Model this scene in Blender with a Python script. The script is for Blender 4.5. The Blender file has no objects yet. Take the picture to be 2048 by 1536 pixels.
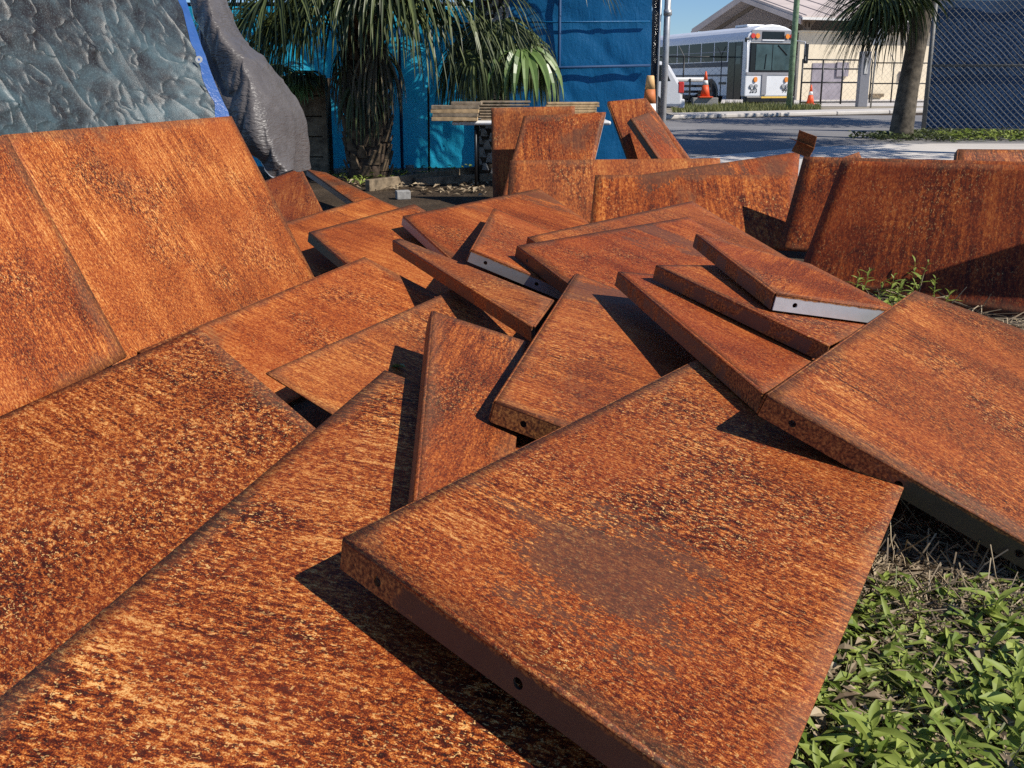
import bpy, math, random
from mathutils import Vector, Matrix, noise as mnoise

random.seed(11)
sc = bpy.context.scene
R = math.radians

# ------------------------------------------------------------------ camera, sky, sun
F_PX, CX, CY, HORIZON, CAM_Z = 1700.0, 1024.0, 520.0, 165.0, 1.0
PITCH = math.atan((CY - HORIZON) / F_PX)
cam_d = bpy.data.cameras.new("camera")
cam = bpy.data.objects.new("camera", cam_d)
sc.collection.objects.link(cam)
cam.location = (0, 0, CAM_Z)
cam.rotation_euler = (R(90) - PITCH, 0, 0)
cam_d.sensor_fit = 'HORIZONTAL'
cam_d.sensor_width = 36.0
cam_d.lens = 36.0 * F_PX / 2048.0
cam_d.shift_y = -(768.0 - CY) / 2048.0
cam_d.clip_start = 0.05
cam_d.clip_end = 2000
sc.camera = cam

SUN_EL = R(43)
SUN_AZ = math.atan2(0.90, -0.43)          # measured from +Y towards +X
to_sun = Vector((math.sin(SUN_AZ) * math.cos(SUN_EL), math.cos(SUN_AZ) * math.cos(SUN_EL), math.sin(SUN_EL)))
world = bpy.data.worlds.new("World")
sc.world = world
world.use_nodes = True
wn = world.node_tree
sky = wn.nodes.new('ShaderNodeTexSky')
sky.sky_type = 'NISHITA'
sky.sun_disc = False
sky.sun_elevation = SUN_EL
sky.sun_rotation = SUN_AZ
sky.air_density = 1.0
sky.dust_density = 0.0
sky.ozone_density = 2.5
bg = wn.nodes['Background']
tint = wn.nodes.new('ShaderNodeMix'); tint.data_type = 'RGBA'; tint.blend_type = 'MULTIPLY'; tint.inputs[0].default_value = 1.0
tint.inputs[7].default_value = (0.80, 1.0, 1.30, 1)
wn.links.new(sky.outputs[0], tint.inputs[6])
wn.links.new(tint.outputs[2], bg.inputs[0])
bg.inputs[1].default_value = 0.078
sun_d = bpy.data.lights.new("sun", 'SUN')
sun_d.energy = 5.0
sun_d.angle = R(0.53)
sun_d.color = (1.0, 0.94, 0.85)
sun = bpy.data.objects.new("sun", sun_d)
sc.collection.objects.link(sun)
sun.rotation_euler = to_sun.to_track_quat('Z', 'Y').to_euler()
sc.view_settings.view_transform = 'Standard'
sc.view_settings.look = 'None'
sc.view_settings.gamma = 1.0
sc.view_settings.exposure = 0.15
sc.render.engine = 'CYCLES'
sc.cycles.max_bounces = 6
sc.cycles.transparent_max_bounces = 8
sc.cycles.use_denoising = False
sc.cycles.sample_clamp_indirect = 3.0
sc.cycles.sample_clamp_direct = 12.0

# ------------------------------------------------------------------ helpers
COL = sc.collection


def tag(o, label=None, cat=None, group=None, kind=None):
    if label: o['label'] = label
    if cat: o['category'] = cat
    if group: o['group'] = group
    if kind: o['kind'] = kind
    return o


def empty(name, loc=(0, 0, 0), rz=0.0):
    o = bpy.data.objects.new(name, None)
    o.empty_display_size = 0.1
    COL.objects.link(o)
    o.location = loc
    o.rotation_euler = (0, 0, rz)
    return o


def thing(name, label, cat, loc=(0, 0, 0), rz=0.0, group=None):
    return tag(empty(name, loc, rz), label, cat, group)


class MB:
    """collects geometry for ONE mesh object"""

    def __init__(self):
        self.v = []
        self.f = []

    def add(self, vs, fs):
        n = len(self.v)
        self.v += [tuple(p) for p in vs]
        self.f += [tuple(i + n for i in f) for f in fs]
        return self

    def box(self, x0, x1, y0, y1, z0, z1, m=None):
        vs = [Vector(p) for p in ((x0, y0, z0), (x1, y0, z0), (x1, y1, z0), (x0, y1, z0), (x0, y0, z1), (x1, y0, z1), (x1, y1, z1), (x0, y1, z1))]
        if m is not None: vs = [m @ p for p in vs]
        return self.add(vs, [(0, 3, 2, 1), (4, 5, 6, 7), (0, 1, 5, 4), (1, 2, 6, 5), (2, 3, 7, 6), (3, 0, 4, 7)])

    def tube(self, path, radii, n=8, cap=True):
        path = [Vector(p) for p in path]
        if not hasattr(radii, '__len__'): radii = [radii] * len(path)
        rings = []
        for i, p in enumerate(path):
            d = (path[min(i + 1, len(path) - 1)] - path[max(i - 1, 0)])
            d = d.normalized() if d.length > 1e-9 else Vector((0, 0, 1))
            up = Vector((0, 0, 1)) if abs(d.z) < 0.95 else Vector((1, 0, 0))
            a = d.cross(up).normalized()
            b = a.cross(d)
            rings.append([p + (a * math.cos(2 * math.pi * k / n) + b * math.sin(2 * math.pi * k / n)) * radii[i] for k in range(n)])
        vs = [q for r in rings for q in r]
        fs = []
        for i in range(len(rings) - 1):
            for k in range(n):
                k2 = (k + 1) % n
                fs.append((i * n + k, i * n + k2, (i + 1) * n + k2, (i + 1) * n + k))
        if cap:
            fs.append(tuple(range(n - 1, -1, -1)))
            fs.append(tuple((len(rings) - 1) * n + k for k in range(n)))
        return self.add(vs, fs)

    def prism(self, outline, x0, x1, axis='x'):
        """closed (a,b) outline extruded along an axis"""
        def P(t, a, b): return (t, a, b) if axis == 'x' else ((a, t, b) if axis == 'y' else (a, b, t))
        n = len(outline)
        vs = [P(x0, a, b) for a, b in outline] + [P(x1, a, b) for a, b in outline]
        fs = [(i, (i + 1) % n, n + (i + 1) % n, n + i) for i in range(n)]
        fs += [tuple(range(n - 1, -1, -1)), tuple(range(n, 2 * n))]
        return self.add(vs, fs)

    def lathe(self, prof, n=16, c=(0, 0, 0)):
        vs = []
        for r, z in prof:
            for k in range(n):
                a = 2 * math.pi * k / n
                vs.append((c[0] + r * math.cos(a), c[1] + r * math.sin(a), c[2] + z))
        fs = []
        for i in range(len(prof) - 1):
            for k in range(n):
                k2 = (k + 1) % n
                fs.append((i * n + k, i * n + k2, (i + 1) * n + k2, (i + 1) * n + k))
        fs.append(tuple(range(n - 1, -1, -1)))
        fs.append(tuple((len(prof) - 1) * n + k for k in range(n)))
        return self.add(vs, fs)

    def mesh(self, name, mat=None, smooth=False):
        me = bpy.data.meshes.new(name)
        me.from_pydata(self.v, [], self.f)
        me.update()
        if mat: me.materials.append(mat)
        if smooth:
            for p in me.polygons: p.use_smooth = True
        return me

    def build(self, name, mat=None, parent=None, smooth=False, bevel=0, solid=0):
        o = bpy.data.objects.new(name, self.mesh(name, mat, smooth))
        COL.objects.link(o)
        if parent: o.parent = parent
        if solid:
            m = o.modifiers.new('solid', 'SOLIDIFY'); m.thickness = solid; m.offset = -1
        if bevel:
            m = o.modifiers.new('bevel', 'BEVEL'); m.width = bevel; m.segments = 2; m.limit_method = 'ANGLE'
        return o


_cp, _sp = math.cos(PITCH), math.sin(PITCH)


def at(u, v, Y=None, z=None):
    """point of the place at distance Y (or height z) along a sight line"""
    x = (u - CX) / F_PX
    y = (v - CY) / F_PX
    d = Vector((x, _cp - y * _sp, -(_sp + y * _cp)))
    t = Y / d.y if Y is not None else (z - CAM_Z) / d.z
    return Vector((0, 0, CAM_Z)) + d * t


def gnd(u, v, z=0.0):
    p = at(u, v, z=z)
    return (p.x, p.y, z)


# ------------------------------------------------------------------ materials
class NT:
    def __init__(self, name):
        self.m = bpy.data.materials.new(name)
        self.m.use_nodes = True
        self.t = self.m.node_tree
        self.b = self.t.nodes['Principled BSDF']
        self.tc = None

    def n(self, kind, **kw):
        nd = self.t.nodes.new('ShaderNode' + kind)
        for k, v in kw.items(): setattr(nd, k, v)
        return nd

    def link(self, a, b): self.t.links.new(a, b)

    def set(self, sock, v):
        if hasattr(v, 'is_output'): self.link(v, sock)
        else: sock.default_value = v

    def coord(self, kind='Object'):
        if not self.tc: self.tc = self.n('TexCoord')
        return self.tc.outputs[kind]

    def attr(self, name, typ='OBJECT'):
        a = self.n('Attribute'); a.attribute_type = typ; a.attribute_name = name
        return a.outputs['Fac']

    def math(self, op, a, b=0.0, clamp=False):
        nd = self.n('Math', operation=op); nd.use_clamp = clamp
        self.set(nd.inputs[0], a); self.set(nd.inputs[1], b)
        return nd.outputs[0]

    def vmul(self, v, s):
        nd = self.n('VectorMath', operation='MULTIPLY')
        self.link(v, nd.inputs[0]); self.set(nd.inputs[1], s)
        return nd.outputs[0]

    def vadd(self, v, s):
        nd = self.n('VectorMath', operation='ADD')
        self.link(v, nd.inputs[0]); self.set(nd.inputs[1], s)
        return nd.outputs[0]

    def vscale(self, v, s):
        nd = self.n('VectorMath', operation='SCALE')
        self.link(v, nd.inputs[0]); self.set(nd.inputs['Scale'], s)
        return nd.outputs[0]

    def noise(self, vec, scale, detail=3, rough=0.55, dist=0.0):
        nd = self.n('TexNoise')
        if vec is not None: self.link(vec, nd.inputs['Vector'])
        nd.inputs['Scale'].default_value = scale
        nd.inputs['Detail'].default_value = detail
        nd.inputs['Roughness'].default_value = rough
        nd.inputs['Distortion'].default_value = dist
        return nd.outputs['Fac']

    def voro(self, vec, scale, feature='F1', out='Distance', rnd=1.0):
        nd = self.n('TexVoronoi', feature=feature)
        if vec is not None: self.link(vec, nd.inputs['Vector'])
        nd.inputs['Scale'].default_value = scale
        nd.inputs['Randomness'].default_value = rnd
        return nd.outputs[out]

    def ramp(self, fac, stops, interp='LINEAR'):
        nd = self.n('ValToRGB')
        cr = nd.color_ramp
        cr.interpolation = interp
        while len(cr.elements) < len(stops): cr.elements.new(0.5)
        for e, (p, c) in zip(cr.elements, stops):
            e.position = p
            e.color = (c, c, c, 1) if not hasattr(c, '__len__') else (c[0], c[1], c[2], 1)
        self.set(nd.inputs[0], fac)
        return nd.outputs[0]

    def mix(self, fac, a, b):
        nd = self.n('Mix', data_type='RGBA')
        self.set(nd.inputs[0], fac)
        for s, v in ((nd.inputs[6], a), (nd.inputs[7], b)):
            if hasattr(v, 'is_output'): self.link(v, s)
            else: s.default_value = (v[0], v[1], v[2], 1)
        return nd.outputs[2]

    def step(self, v, lo, hi):
        nd = self.n('MapRange', interpolation_type='SMOOTHSTEP')
        self.set(nd.inputs[0], v)
        self.set(nd.inputs[1], lo); self.set(nd.inputs[2], hi)
        return nd.outputs[0]

    def bump(self, h, strength=0.3, dist=0.002):
        nd = self.n('Bump')
        nd.inputs['Strength'].default_value = strength
        nd.inputs['Distance'].default_value = dist
        self.link(h, nd.inputs['Height'])
        self.link(nd.outputs[0], self.b.inputs['Normal'])

    def out(self, color, rough=0.6, metal=0.0, spec=0.4):
        s = self.b.inputs['Base Color']
        if hasattr(color, 'is_output'): self.link(color, s)
        else: s.default_value = (color[0], color[1], color[2], 1)
        self.set(self.b.inputs['Roughness'], rough)
        self.set(self.b.inputs['Metallic'], metal)
        self.set(self.b.inputs['Specular IOR Level'], spec)
        return self.m


def simple(name, col, rough=0.6, metal=0.0, spec=0.4, var=0.25, scale=8.0, bump=0.0, det=4):
    t = NT(name)
    f = t.noise(t.coord(), scale, det, 0.6)
    c = t.ramp(f, [(0.3, [x * (1 - var) for x in col]), (0.7, [min(1, x * (1 + var)) for x in col])])
    if bump: t.bump(f, bump, 0.01)
    return t.out(c, rough, metal, spec)


def rust_mat():
    t = NT('weathered_rust')
    seed = t.attr('seed')
    k = t.attr('grain')
    base = t.vadd(t.coord(), t.vscale(t.vadd(t.vscale(t.coord(), 0.0), (13.1, 7.7, 3.3)), seed))
    co = t.vscale(base, k)
    cs = t.vmul(co, (1.0, 0.42, 1.0))
    cl = t.vmul(co, (1.0, 0.05, 1.0))
    n1 = t.noise(cs, 210, 3, 0.65, 0.7)
    n4 = t.noise(cl, 120, 3, 0.6, 0.1)
    n5 = t.noise(co, 520, 2, 0.6)
    n2 = t.noise(t.vmul(co, (1.0, 0.3, 1.0)), 30, 4, 0.6, 0.4)
    n3 = t.noise(t.vmul(base, (1.0, 0.7, 1.0)), 2.6, 6, 0.62, 0.5)
    wet = t.noise(base, 2.0, 3, 0.5, 0.3)
    wet2 = t.noise(t.vadd(base, (3.0, 1.0, 5.0)), 2.8, 3, 0.5)
    v1 = t.voro(t.vmul(co, (1.0, 0.5, 1.0)), 115, 'SMOOTH_F1')
    runs = t.step(wet, 0.40, 0.62)
    beads = t.step(wet2, 0.46, 0.66)
    amp = t.attr('contrast')
    f = t.math('MULTIPLY', t.math('SUBTRACT', n1, 0.5), 1.3)
    f = t.math('ADD', f, t.math('MULTIPLY', t.math('SUBTRACT', n5, 0.5), 0.75))
    f = t.math('ADD', f, t.math('MULTIPLY', t.math('SUBTRACT', n4, 0.5), t.math('ADD', 0.20, t.math('MULTIPLY', runs, 0.75))))
    f = t.math('ADD', f, t.math('MULTIPLY', t.math('SUBTRACT', 0.40, v1), t.math('MULTIPLY', beads, 0.75)))
    f = t.math('ADD', t.math('MULTIPLY', f, amp), t.math('MULTIPLY', t.math('SUBTRACT', n2, 0.5), 0.16))
    f = t.math('ADD', f, t.math('MULTIPLY', t.math('SUBTRACT', n3, 0.5), 0.55))
    f = t.math('ADD', f, t.math('MULTIPLY', t.math('SUBTRACT', runs, 0.5), 0.07))
    # long stains left by water running off
    n6 = t.noise(t.vmul(base, (1.0, 0.035, 1.0)), 16, 3, 0.6)
    n7 = t.noise(t.vmul(base, (1.0, 0.25, 1.0)), 7, 5, 0.7, 0.5)
    f = t.math('ADD', f, t.math('MULTIPLY', t.math('SUBTRACT', n6, 0.5), 0.24))
    f = t.math('ADD', f, t.math('MULTIPLY', t.math('SUBTRACT', n7, 0.5), 0.16))
    val = t.math('ADD', t.math('ADD', f, 0.5), t.attr('tone'))
    col = t.ramp(val, [(0.18, (0.022, 0.005, 0.003)), (0.36, (0.098, 0.015, 0.004)), (0.50, (0.255, 0.048, 0.008)),
                       (0.63, (0.460, 0.120, 0.020)), (0.77, (0.660, 0.260, 0.055)), (0.93, (0.880, 0.510, 0.170))])
    hue = t.attr('hue')
    col = t.mix(t.math('MAXIMUM', hue, 0.0), col, t.mix(val, (0.03, 0.004, 0.003), (0.50, 0.075, 0.018)))
    col = t.mix(t.math('MAXIMUM', t.math('MULTIPLY', hue, -1.0), 0.0), col, t.mix(val, (0.03, 0.014, 0.008), (0.42, 0.19, 0.085)))
    # golden flakes and dark pits
    fl = t.noise(t.vmul(t.vadd(co, (7.0, 2.0, 1.0)), (1.0, 0.55, 1.0)), 300, 2, 0.5, 0.8)
    pit = t.noise(t.vmul(t.vadd(co, (1.0, 6.0, 4.0)), (1.0, 0.6, 1.0)), 240, 2, 0.5, 0.6)
    spk = t.math('MULTIPLY', amp, t.math('ADD', 0.35, t.math('MULTIPLY', beads, 0.65)))
    col = t.mix(t.math('MULTIPLY', t.step(fl, 0.60, 0.68), spk), col, (0.80, 0.46, 0.165))
    col = t.mix(t.math('MULTIPLY', t.step(pit, 0.60, 0.67), spk), col, (0.030, 0.015, 0.011))
    # mill scale still showing, and one painted palm shadow: brown grey patches with ragged borders
    pn = t.noise(t.vadd(t.vmul(base, (1.0, 0.75, 1.0)), (4.0, 9.0, 2.0)), 2.1, 7, 0.66, 0.3)
    pv = t.math('ADD', pn, t.math('MULTIPLY', t.math('SUBTRACT', n1, 0.5), 0.22))
    pm = t.step(t.math('ADD', pv, t.attr('patch')), 0.60, 0.70)
    sp = t.n('Attribute'); sp.attribute_type = 'OBJECT'; sp.attribute_name = 'spot'
    sx = t.n('SeparateXYZ'); t.link(sp.outputs['Vector'], sx.inputs[0])
    cx = t.n('SeparateXYZ'); t.link(t.coord(), cx.inputs[0])
    dx = t.math('SUBTRACT', cx.outputs[0], sx.outputs[0])
    dy = t.math('MULTIPLY', t.math('SUBTRACT', cx.outputs[1], sx.outputs[1]), 0.62)
    dd = t.math('SQRT', t.math('ADD', t.math('MULTIPLY', dx, dx), t.math('MULTIPLY', dy, dy)))
    dd = t.math('DIVIDE', dd, t.math('MAXIMUM', sx.outputs[2], 0.001))
    dd = t.math('ADD', dd, t.math('MULTIPLY', t.math('SUBTRACT', pv, 0.5), 5.0))
    dd = t.math('ADD', dd, t.math('MULTIPLY', t.math('SUBTRACT', t.noise(cs, 12, 6, 0.7, 0.6), 0.5), 3.0))
    dd = t.math('ADD', dd, t.math('MULTIPLY', t.math('SUBTRACT', n7, 0.5), 3.4))
    pm = t.math('MAXIMUM', pm, t.math('SUBTRACT', 1.0, t.step(t.math('ADD', dd, t.math('MULTIPLY', t.math('SUBTRACT', n1, 0.5), 1.6)), 0.70, 1.0)))
    grey = t.mix(n5, (0.070, 0.030, 0.017), (0.140, 0.066, 0.036))
    col = t.mix(t.math('MULTIPLY', t.step(n3, 0.42, 0.66), 0.35), col, t.mix(n1, (0.10, 0.012, 0.006), (0.40, 0.075, 0.018)))
    col = t.mix(t.math('MULTIPLY', pm, 0.66), col, grey)
    # duller strip that follows the cut edges
    ed = t.math('ADD', t.attr('edge_distance', 'GEOMETRY'), t.math('MULTIPLY', t.math('SUBTRACT', n3, 0.5), 0.16))
    em = t.math('SUBTRACT', 1.0, t.step(t.math('ADD', ed, t.math('MULTIPLY', t.math('SUBTRACT', n7, 0.5), 0.12)), 0.0, 0.05))
    col = t.mix(t.math('MULTIPLY', em, 0.42), col, t.mix(n1, (0.085, 0.046, 0.030), (0.26, 0.130, 0.062)))
    h = t.math('ADD', t.math('MULTIPLY', n1, 0.8), t.math('MULTIPLY', n5, 0.35))
    h = t.math('MULTIPLY', h, t.math('SUBTRACT', 1.0, t.math('MULTIPLY', pm, 0.7)))
    h = t.math('MULTIPLY', h, amp)
    t.bump(h, 0.40, 0.0030)
    rough = t.math('SUBTRACT', 0.62, t.math('MULTIPLY', pm, 0.06))
    return t.out(col, rough, 0.0, 0.20)


def steel_mat(name, lo, hi, metal, rough, rusty):
    t = NT(name)
    seed = t.attr('seed')
    base = t.vadd(t.coord(), t.vscale(t.vadd(t.vscale(t.coord(), 0.0), (5.1, 2.7, 8.3)), seed))
    n1 = t.noise(base, 30, 4, 0.6)
    n2 = t.noise(base, 7, 5, 0.65, 0.6)
    n3 = t.noise(base, 160, 3, 0.6)
    col = t.mix(n1, lo, hi)
    rm = t.step(t.math('ADD', n2, t.math('MULTIPLY', t.math('SUBTRACT', n3, 0.5), 0.18)), 1.0 - rusty, 1.06 - rusty)
    sp = t.n('Attribute'); sp.attribute_type = 'OBJECT'; sp.attribute_name = 'spot'
    sv = t.n('VectorMath', operation='DISTANCE'); t.link(t.coord(), sv.inputs[0]); 
    cmb = t.n('SeparateXYZ'); t.link(sp.outputs['Vector'], cmb.inputs[0])
    cm2 = t.n('CombineXYZ'); t.link(cmb.outputs[0], cm2.inputs[0]); t.link(cmb.outputs[1], cm2.inputs[1])
    t.link(cm2.outputs[0], sv.inputs[1])
    q = t.math('DIVIDE', sv.outputs['Value'], t.math('MAXIMUM', cmb.outputs[2], 0.001))
    q = t.math('ADD', q, t.math('MULTIPLY', t.math('SUBTRACT', n2, 0.5), 1.1))
    rm = t.math('MAXIMUM', rm, t.math('SUBTRACT', 1.0, t.step(q, 0.85, 1.0)))
    # rust bleeding over the bend
    cz = t.n('SeparateXYZ'); t.link(t.coord(), cz.inputs[0])
    lip = t.step(t.math('ADD', cz.outputs[2], t.math('MULTIPLY', t.math('SUBTRACT', n1, 0.5), 0.012)), -0.0135, -0.0095)
    rm = t.math('MAXIMUM', rm, lip)
    rc = t.ramp(n3, [(0.35, (0.075, 0.022, 0.008)), (0.5, (0.25, 0.085, 0.022)), (0.68, (0.50, 0.22, 0.055))])
    col = t.mix(rm, col, rc)
    t.bump(t.math('ADD', t.math('MULTIPLY', n3, t.math('ADD', 0.15, rm)), n1), 0.2, 0.002)
    return t.out(col, t.math('ADD', rough, t.math('MULTIPLY', rm, 0.3)), t.math('MULTIPLY', t.math('SUBTRACT', 1.0, rm), metal), 0.4)


def cloth_mat(name, a, b, scale=6, rough=0.45, spec=0.5, trans=0.0, weave=180, tint=None, wrinkle=0.4):
    t = NT(name)
    co = t.coord()
    n1 = t.noise(co, scale, 5, 0.62, 0.6)
    n2 = t.noise(t.vmul(co, (1, 1, 0.35)), scale * 5, 4, 0.6, 0.8)
    c = t.mix(t.math('ADD', t.math('MULTIPLY', n1, 0.7), t.math('MULTIPLY', n2, 0.3)), a, b)
    h = t.math('ADD', n1, t.math('MULTIPLY', n2, 0.45))
    h = t.math('ADD', h, t.math('MULTIPLY', t.noise(co, weave, 2, 0.5), 0.12))
    t.bump(h, wrinkle, 0.03)
    m = t.out(c, rough, 0.0, spec)
    if trans:
        tr = t.n('BsdfTranslucent')
        t.link(c, tr.inputs[0])
        mx = t.n('MixShader'); mx.inputs[0].default_value = trans
        t.link(t.b.outputs[0], mx.inputs[1]); t.link(tr.outputs[0], mx.inputs[2])
        t.link(mx.outputs[0], t.t.nodes['Material Output'].inputs[0])
    return m


def crinkle(t, co, scale, power=3.0, dist=0.8):
    """sharp fold lines of crumpled plastic"""
    n = t.noise(co, scale, 2, 0.5, dist)
    r = t.math('SUBTRACT', 1.0, t.math('MULTIPLY', t.math('ABSOLUTE', t.math('SUBTRACT', n, 0.5)), 5.0), True)
    return t.math('POWER', r, power)


def tarp_grey_mat():
    t = NT('silver_green_poly_tarp')
    co = t.coord()
    n1 = t.noise(t.vmul(co, (1, 1, 1.3)), 1.9, 5, 0.6, 0.9)
    n2 = t.noise(co, 9, 5, 0.65, 1.2)
    n3 = t.noise(co, 150, 3, 0.6, 0.4)
    rot = t.n('VectorRotate'); rot.rotation_type = 'Y_AXIS'; rot.inputs['Angle'].default_value = 0.7
    t.link(co, rot.inputs[0])
    cd = t.vmul(rot.outputs[0], (1.0, 1.0, 0.3))
    k1 = crinkle(t, cd, 2.6, 4.0, 0.25); k2 = crinkle(t, t.vadd(rot.outputs[0], (3, 1, 2)), 6.0, 4.0, 0.2)
    wv = t.n('TexWave'); wv.inputs['Scale'].default_value = 95; wv.inputs['Distortion'].default_value = 0.6; t.link(co, wv.inputs['Vector']); wv.bands_direction = 'Z'
    c = t.ramp(t.math('ADD', t.math('MULTIPLY', n1, 0.6), t.math('MULTIPLY', n2, 0.4)), [(0.40, (0.020, 0.016, 0.013)), (0.48, (0.036, 0.042, 0.042)), (0.58, (0.056, 0.084, 0.090)), (0.70, (0.095, 0.140, 0.148))])
    c = t.mix(t.math('MULTIPLY', t.step(n3, 0.52, 0.66), 0.28), c, (0.17, 0.23, 0.235))
    h = t.math('ADD', t.math('MULTIPLY', k1, 0.55), t.math('MULTIPLY', k2, 0.28))
    h = t.math('ADD', h, t.math('ADD', t.math('MULTIPLY', n3, 0.05), t.math('MULTIPLY', wv.outputs['Fac'], 0.02)))
    t.bump(h, 0.75, 0.026)
    return t.out(c, t.math('ADD', 0.24, t.math('MULTIPLY', n3, 0.2)), 0.0, 0.55)


def fabric_mat():
    t = NT('grey_woven_ground_cloth')
    co = t.coord()
    n1 = t.noise(co, 5, 4, 0.6, 0.5)
    n3 = t.noise(co, 260, 2, 0.6)
    k1 = crinkle(t, t.vmul(co, (0.6, 0.6, 2.2)), 15, 1.5); k2 = crinkle(t, t.vadd(t.vmul(co, (0.8, 0.8, 1.6)), (4, 1, 2)), 26, 1.5)
    c = t.mix(t.math('ADD', n1, t.math('MULTIPLY', t.math('SUBTRACT', n3, 0.5), 0.3)), (0.055, 0.047, 0.043), (0.165, 0.148, 0.138))
    h = t.math('ADD', t.math('MULTIPLY', k1, 0.6), t.math('ADD', t.math('MULTIPLY', k2, 0.35), t.math('MULTIPLY', n3, 0.1)))
    t.bump(h, 0.45, 0.012)
    return t.out(c, 0.42, 0.0, 0.5)


def leaf_mat(name, a, b, rough=0.42, trans=0.25, scale=9.0, spec=0.5):
    t = NT(name)
    ran = t.n('NewGeometry').outputs['Random Per Island']
    n = t.noise(t.coord(), scale, 3, 0.6)
    f = t.math('ADD', t.math('MULTIPLY', ran, 0.7), t.math('MULTIPLY', n, 0.3))
    c = t.mix(f, a, b)
    m = t.out(c, rough, 0.0, spec)
    tr = t.n('BsdfTranslucent')
    t.link(c, tr.inputs[0])
    mx = t.n('MixShader'); mx.inputs[0].default_value = trans
    t.link(t.b.outputs[0], mx.inputs[1]); t.link(tr.outputs[0], mx.inputs[2])
    t.link(mx.outputs[0], t.t.nodes['Material Output'].inputs[0])
    return m


def soil_mat():
    t = NT('dirt_and_leaf_litter')
    co = t.coord()
    n1 = t.noise(co, 2.2, 6, 0.65)
    n2 = t.noise(co, 34, 4, 0.65)
    n3 = t.noise(t.vmul(co, (1, 0.4, 1)), 90, 3, 0.6, 1.0)
    f = t.math('ADD', t.math('MULTIPLY', n1, 0.35), t.math('ADD', t.math('MULTIPLY', n2, 0.35), t.math('MULTIPLY', n3, 0.3)))
    c = t.ramp(f, [(0.36, (0.020, 0.014, 0.009)), (0.5, (0.055, 0.038, 0.024)), (0.62, (0.125, 0.090, 0.058)), (0.74, (0.25, 0.20, 0.14))])
    t.bump(t.math('ADD', n2, n3), 0.6, 0.02)
    return t.out(c, 0.9, 0, 0.2)


def pave_mat(name, lo, hi, scale=3.0, spk=120, rough=0.85, cracks=0.0):
    t = NT(name)
    co = t.coord()
    n1 = t.noise(co, scale * 0.12, 5, 0.6)
    n2 = t.noise(co, spk, 3, 0.7)
    n3 = t.noise(co, scale, 4, 0.6)
    f = t.math('ADD', t.math('MULTIPLY', n1, 0.45), t.math('ADD', t.math('MULTIPLY', n2, 0.25), t.math('MULTIPLY', n3, 0.3)))
    c = t.ramp(f, [(0.38, lo), (0.62, hi)])
    t.bump(n2, 0.3, 0.004)
    return t.out(c, rough, 0, 0.25)


M = {}
M['rust'] = rust_mat()
M['bare'] = steel_mat('bare_brown_steel', (0.066, 0.050, 0.038), (0.098, 0.076, 0.060), 0.3, 0.38, 0.38)
M['rustflange'] = steel_mat('rusted_flange_steel', (0.115, 0.062, 0.034), (0.175, 0.088, 0.046), 0.1, 0.6, 0.50)
M['grey'] = steel_mat('grey_mill_steel', (0.21, 0.19, 0.18), (0.32, 0.30, 0.29), 0.35, 0.42, 0.30)
M['silver'] = steel_mat('bright_grey_steel', (0.50, 0.51, 0.52), (0.66, 0.67, 0.69), 0.3, 0.42, 0.22)
M['soil'] = soil_mat()
M['asphalt'] = pave_mat('sun_bleached_asphalt', (0.17, 0.162, 0.16), (0.27, 0.26, 0.255), 1.2, 60)
M['concrete'] = pave_mat('pale_concrete', (0.47, 0.43, 0.385), (0.64, 0.595, 0.54), 2.0, 50)
M['verge'] = pave_mat('sandy_verge', (0.20, 0.17, 0.12), (0.36, 0.31, 0.23), 1.5, 30)
M['tarp_cyan'] = cloth_mat('thin_cyan_tarp', (0.0, 0.30, 0.55), (0.05, 0.60, 0.80), 3.0, 0.30, 0.5, 0.30, wrinkle=0.8)
M['tarp_blue'] = cloth_mat('deep_blue_tarp', (0.0, 0.085, 0.22), (0.004, 0.155, 0.36), 2.0, 0.45, 0.4, 0.22, wrinkle=0.6)
M['tarp_navy'] = cloth_mat('navy_screen_tarp', (0.016, 0.040, 0.090), (0.022, 0.085, 0.22), 0.8, 0.6, 0.3)
M['tarp_grey'] = tarp_grey_mat()
M['hem'] = cloth_mat('bright_blue_hem', (0.010, 0.050, 0.20), (0.055, 0.14, 0.36), 9, 0.35, 0.5, weave=60, wrinkle=0.3)
M['fabric'] = fabric_mat()
M['palm'] = leaf_mat('palm_leaf', (0.014, 0.026, 0.008), (0.150, 0.180, 0.060), 0.42, 0.18, spec=0.35)
M['palm_young'] = leaf_mat('young_palm_leaf', (0.11, 0.19, 0.045), (0.24, 0.33, 0.11), 0.35, 0.3, spec=0.5)
M['palm_dry'] = leaf_mat('dry_palm_leaf', (0.055, 0.045, 0.025), (0.17, 0.14, 0.08), 0.6, 0.15)
M['bark'] = simple('fibrous_palm_bark', (0.062, 0.042, 0.028), 0.9, var=0.6, scale=24, bump=0.6)
M['boot'] = simple('old_palm_leaf_base', (0.12, 0.085, 0.052), 0.85, var=0.7, scale=16, bump=0.4)
M['boot_pale'] = simple('weathered_pale_leaf_base', (0.36, 0.34, 0.31), 0.8, var=0.5, scale=18, bump=0.4)
M['greybark'] = simple('smooth_grey_palm_bark', (0.10, 0.082, 0.060), 0.9, var=0.6, scale=10, bump=0.5)
M['weed'] = leaf_mat('weed_leaf', (0.065, 0.130, 0.010), (0.46, 0.52, 0.12), 0.50, 0.30, 30, 0.25)
M['drystem'] = leaf_mat('dry_stems_and_leaves', (0.12, 0.075, 0.040), (0.52, 0.41, 0.26), 0.7, 0.1, 30)
M['grass'] = leaf_mat('roadside_grass', (0.07, 0.10, 0.022), (0.26, 0.25, 0.08), 0.6, 0.2, 3)
M['wood'] = simple('pine_board', (0.46, 0.31, 0.16), 0.75, var=0.4, scale=14)
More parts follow.
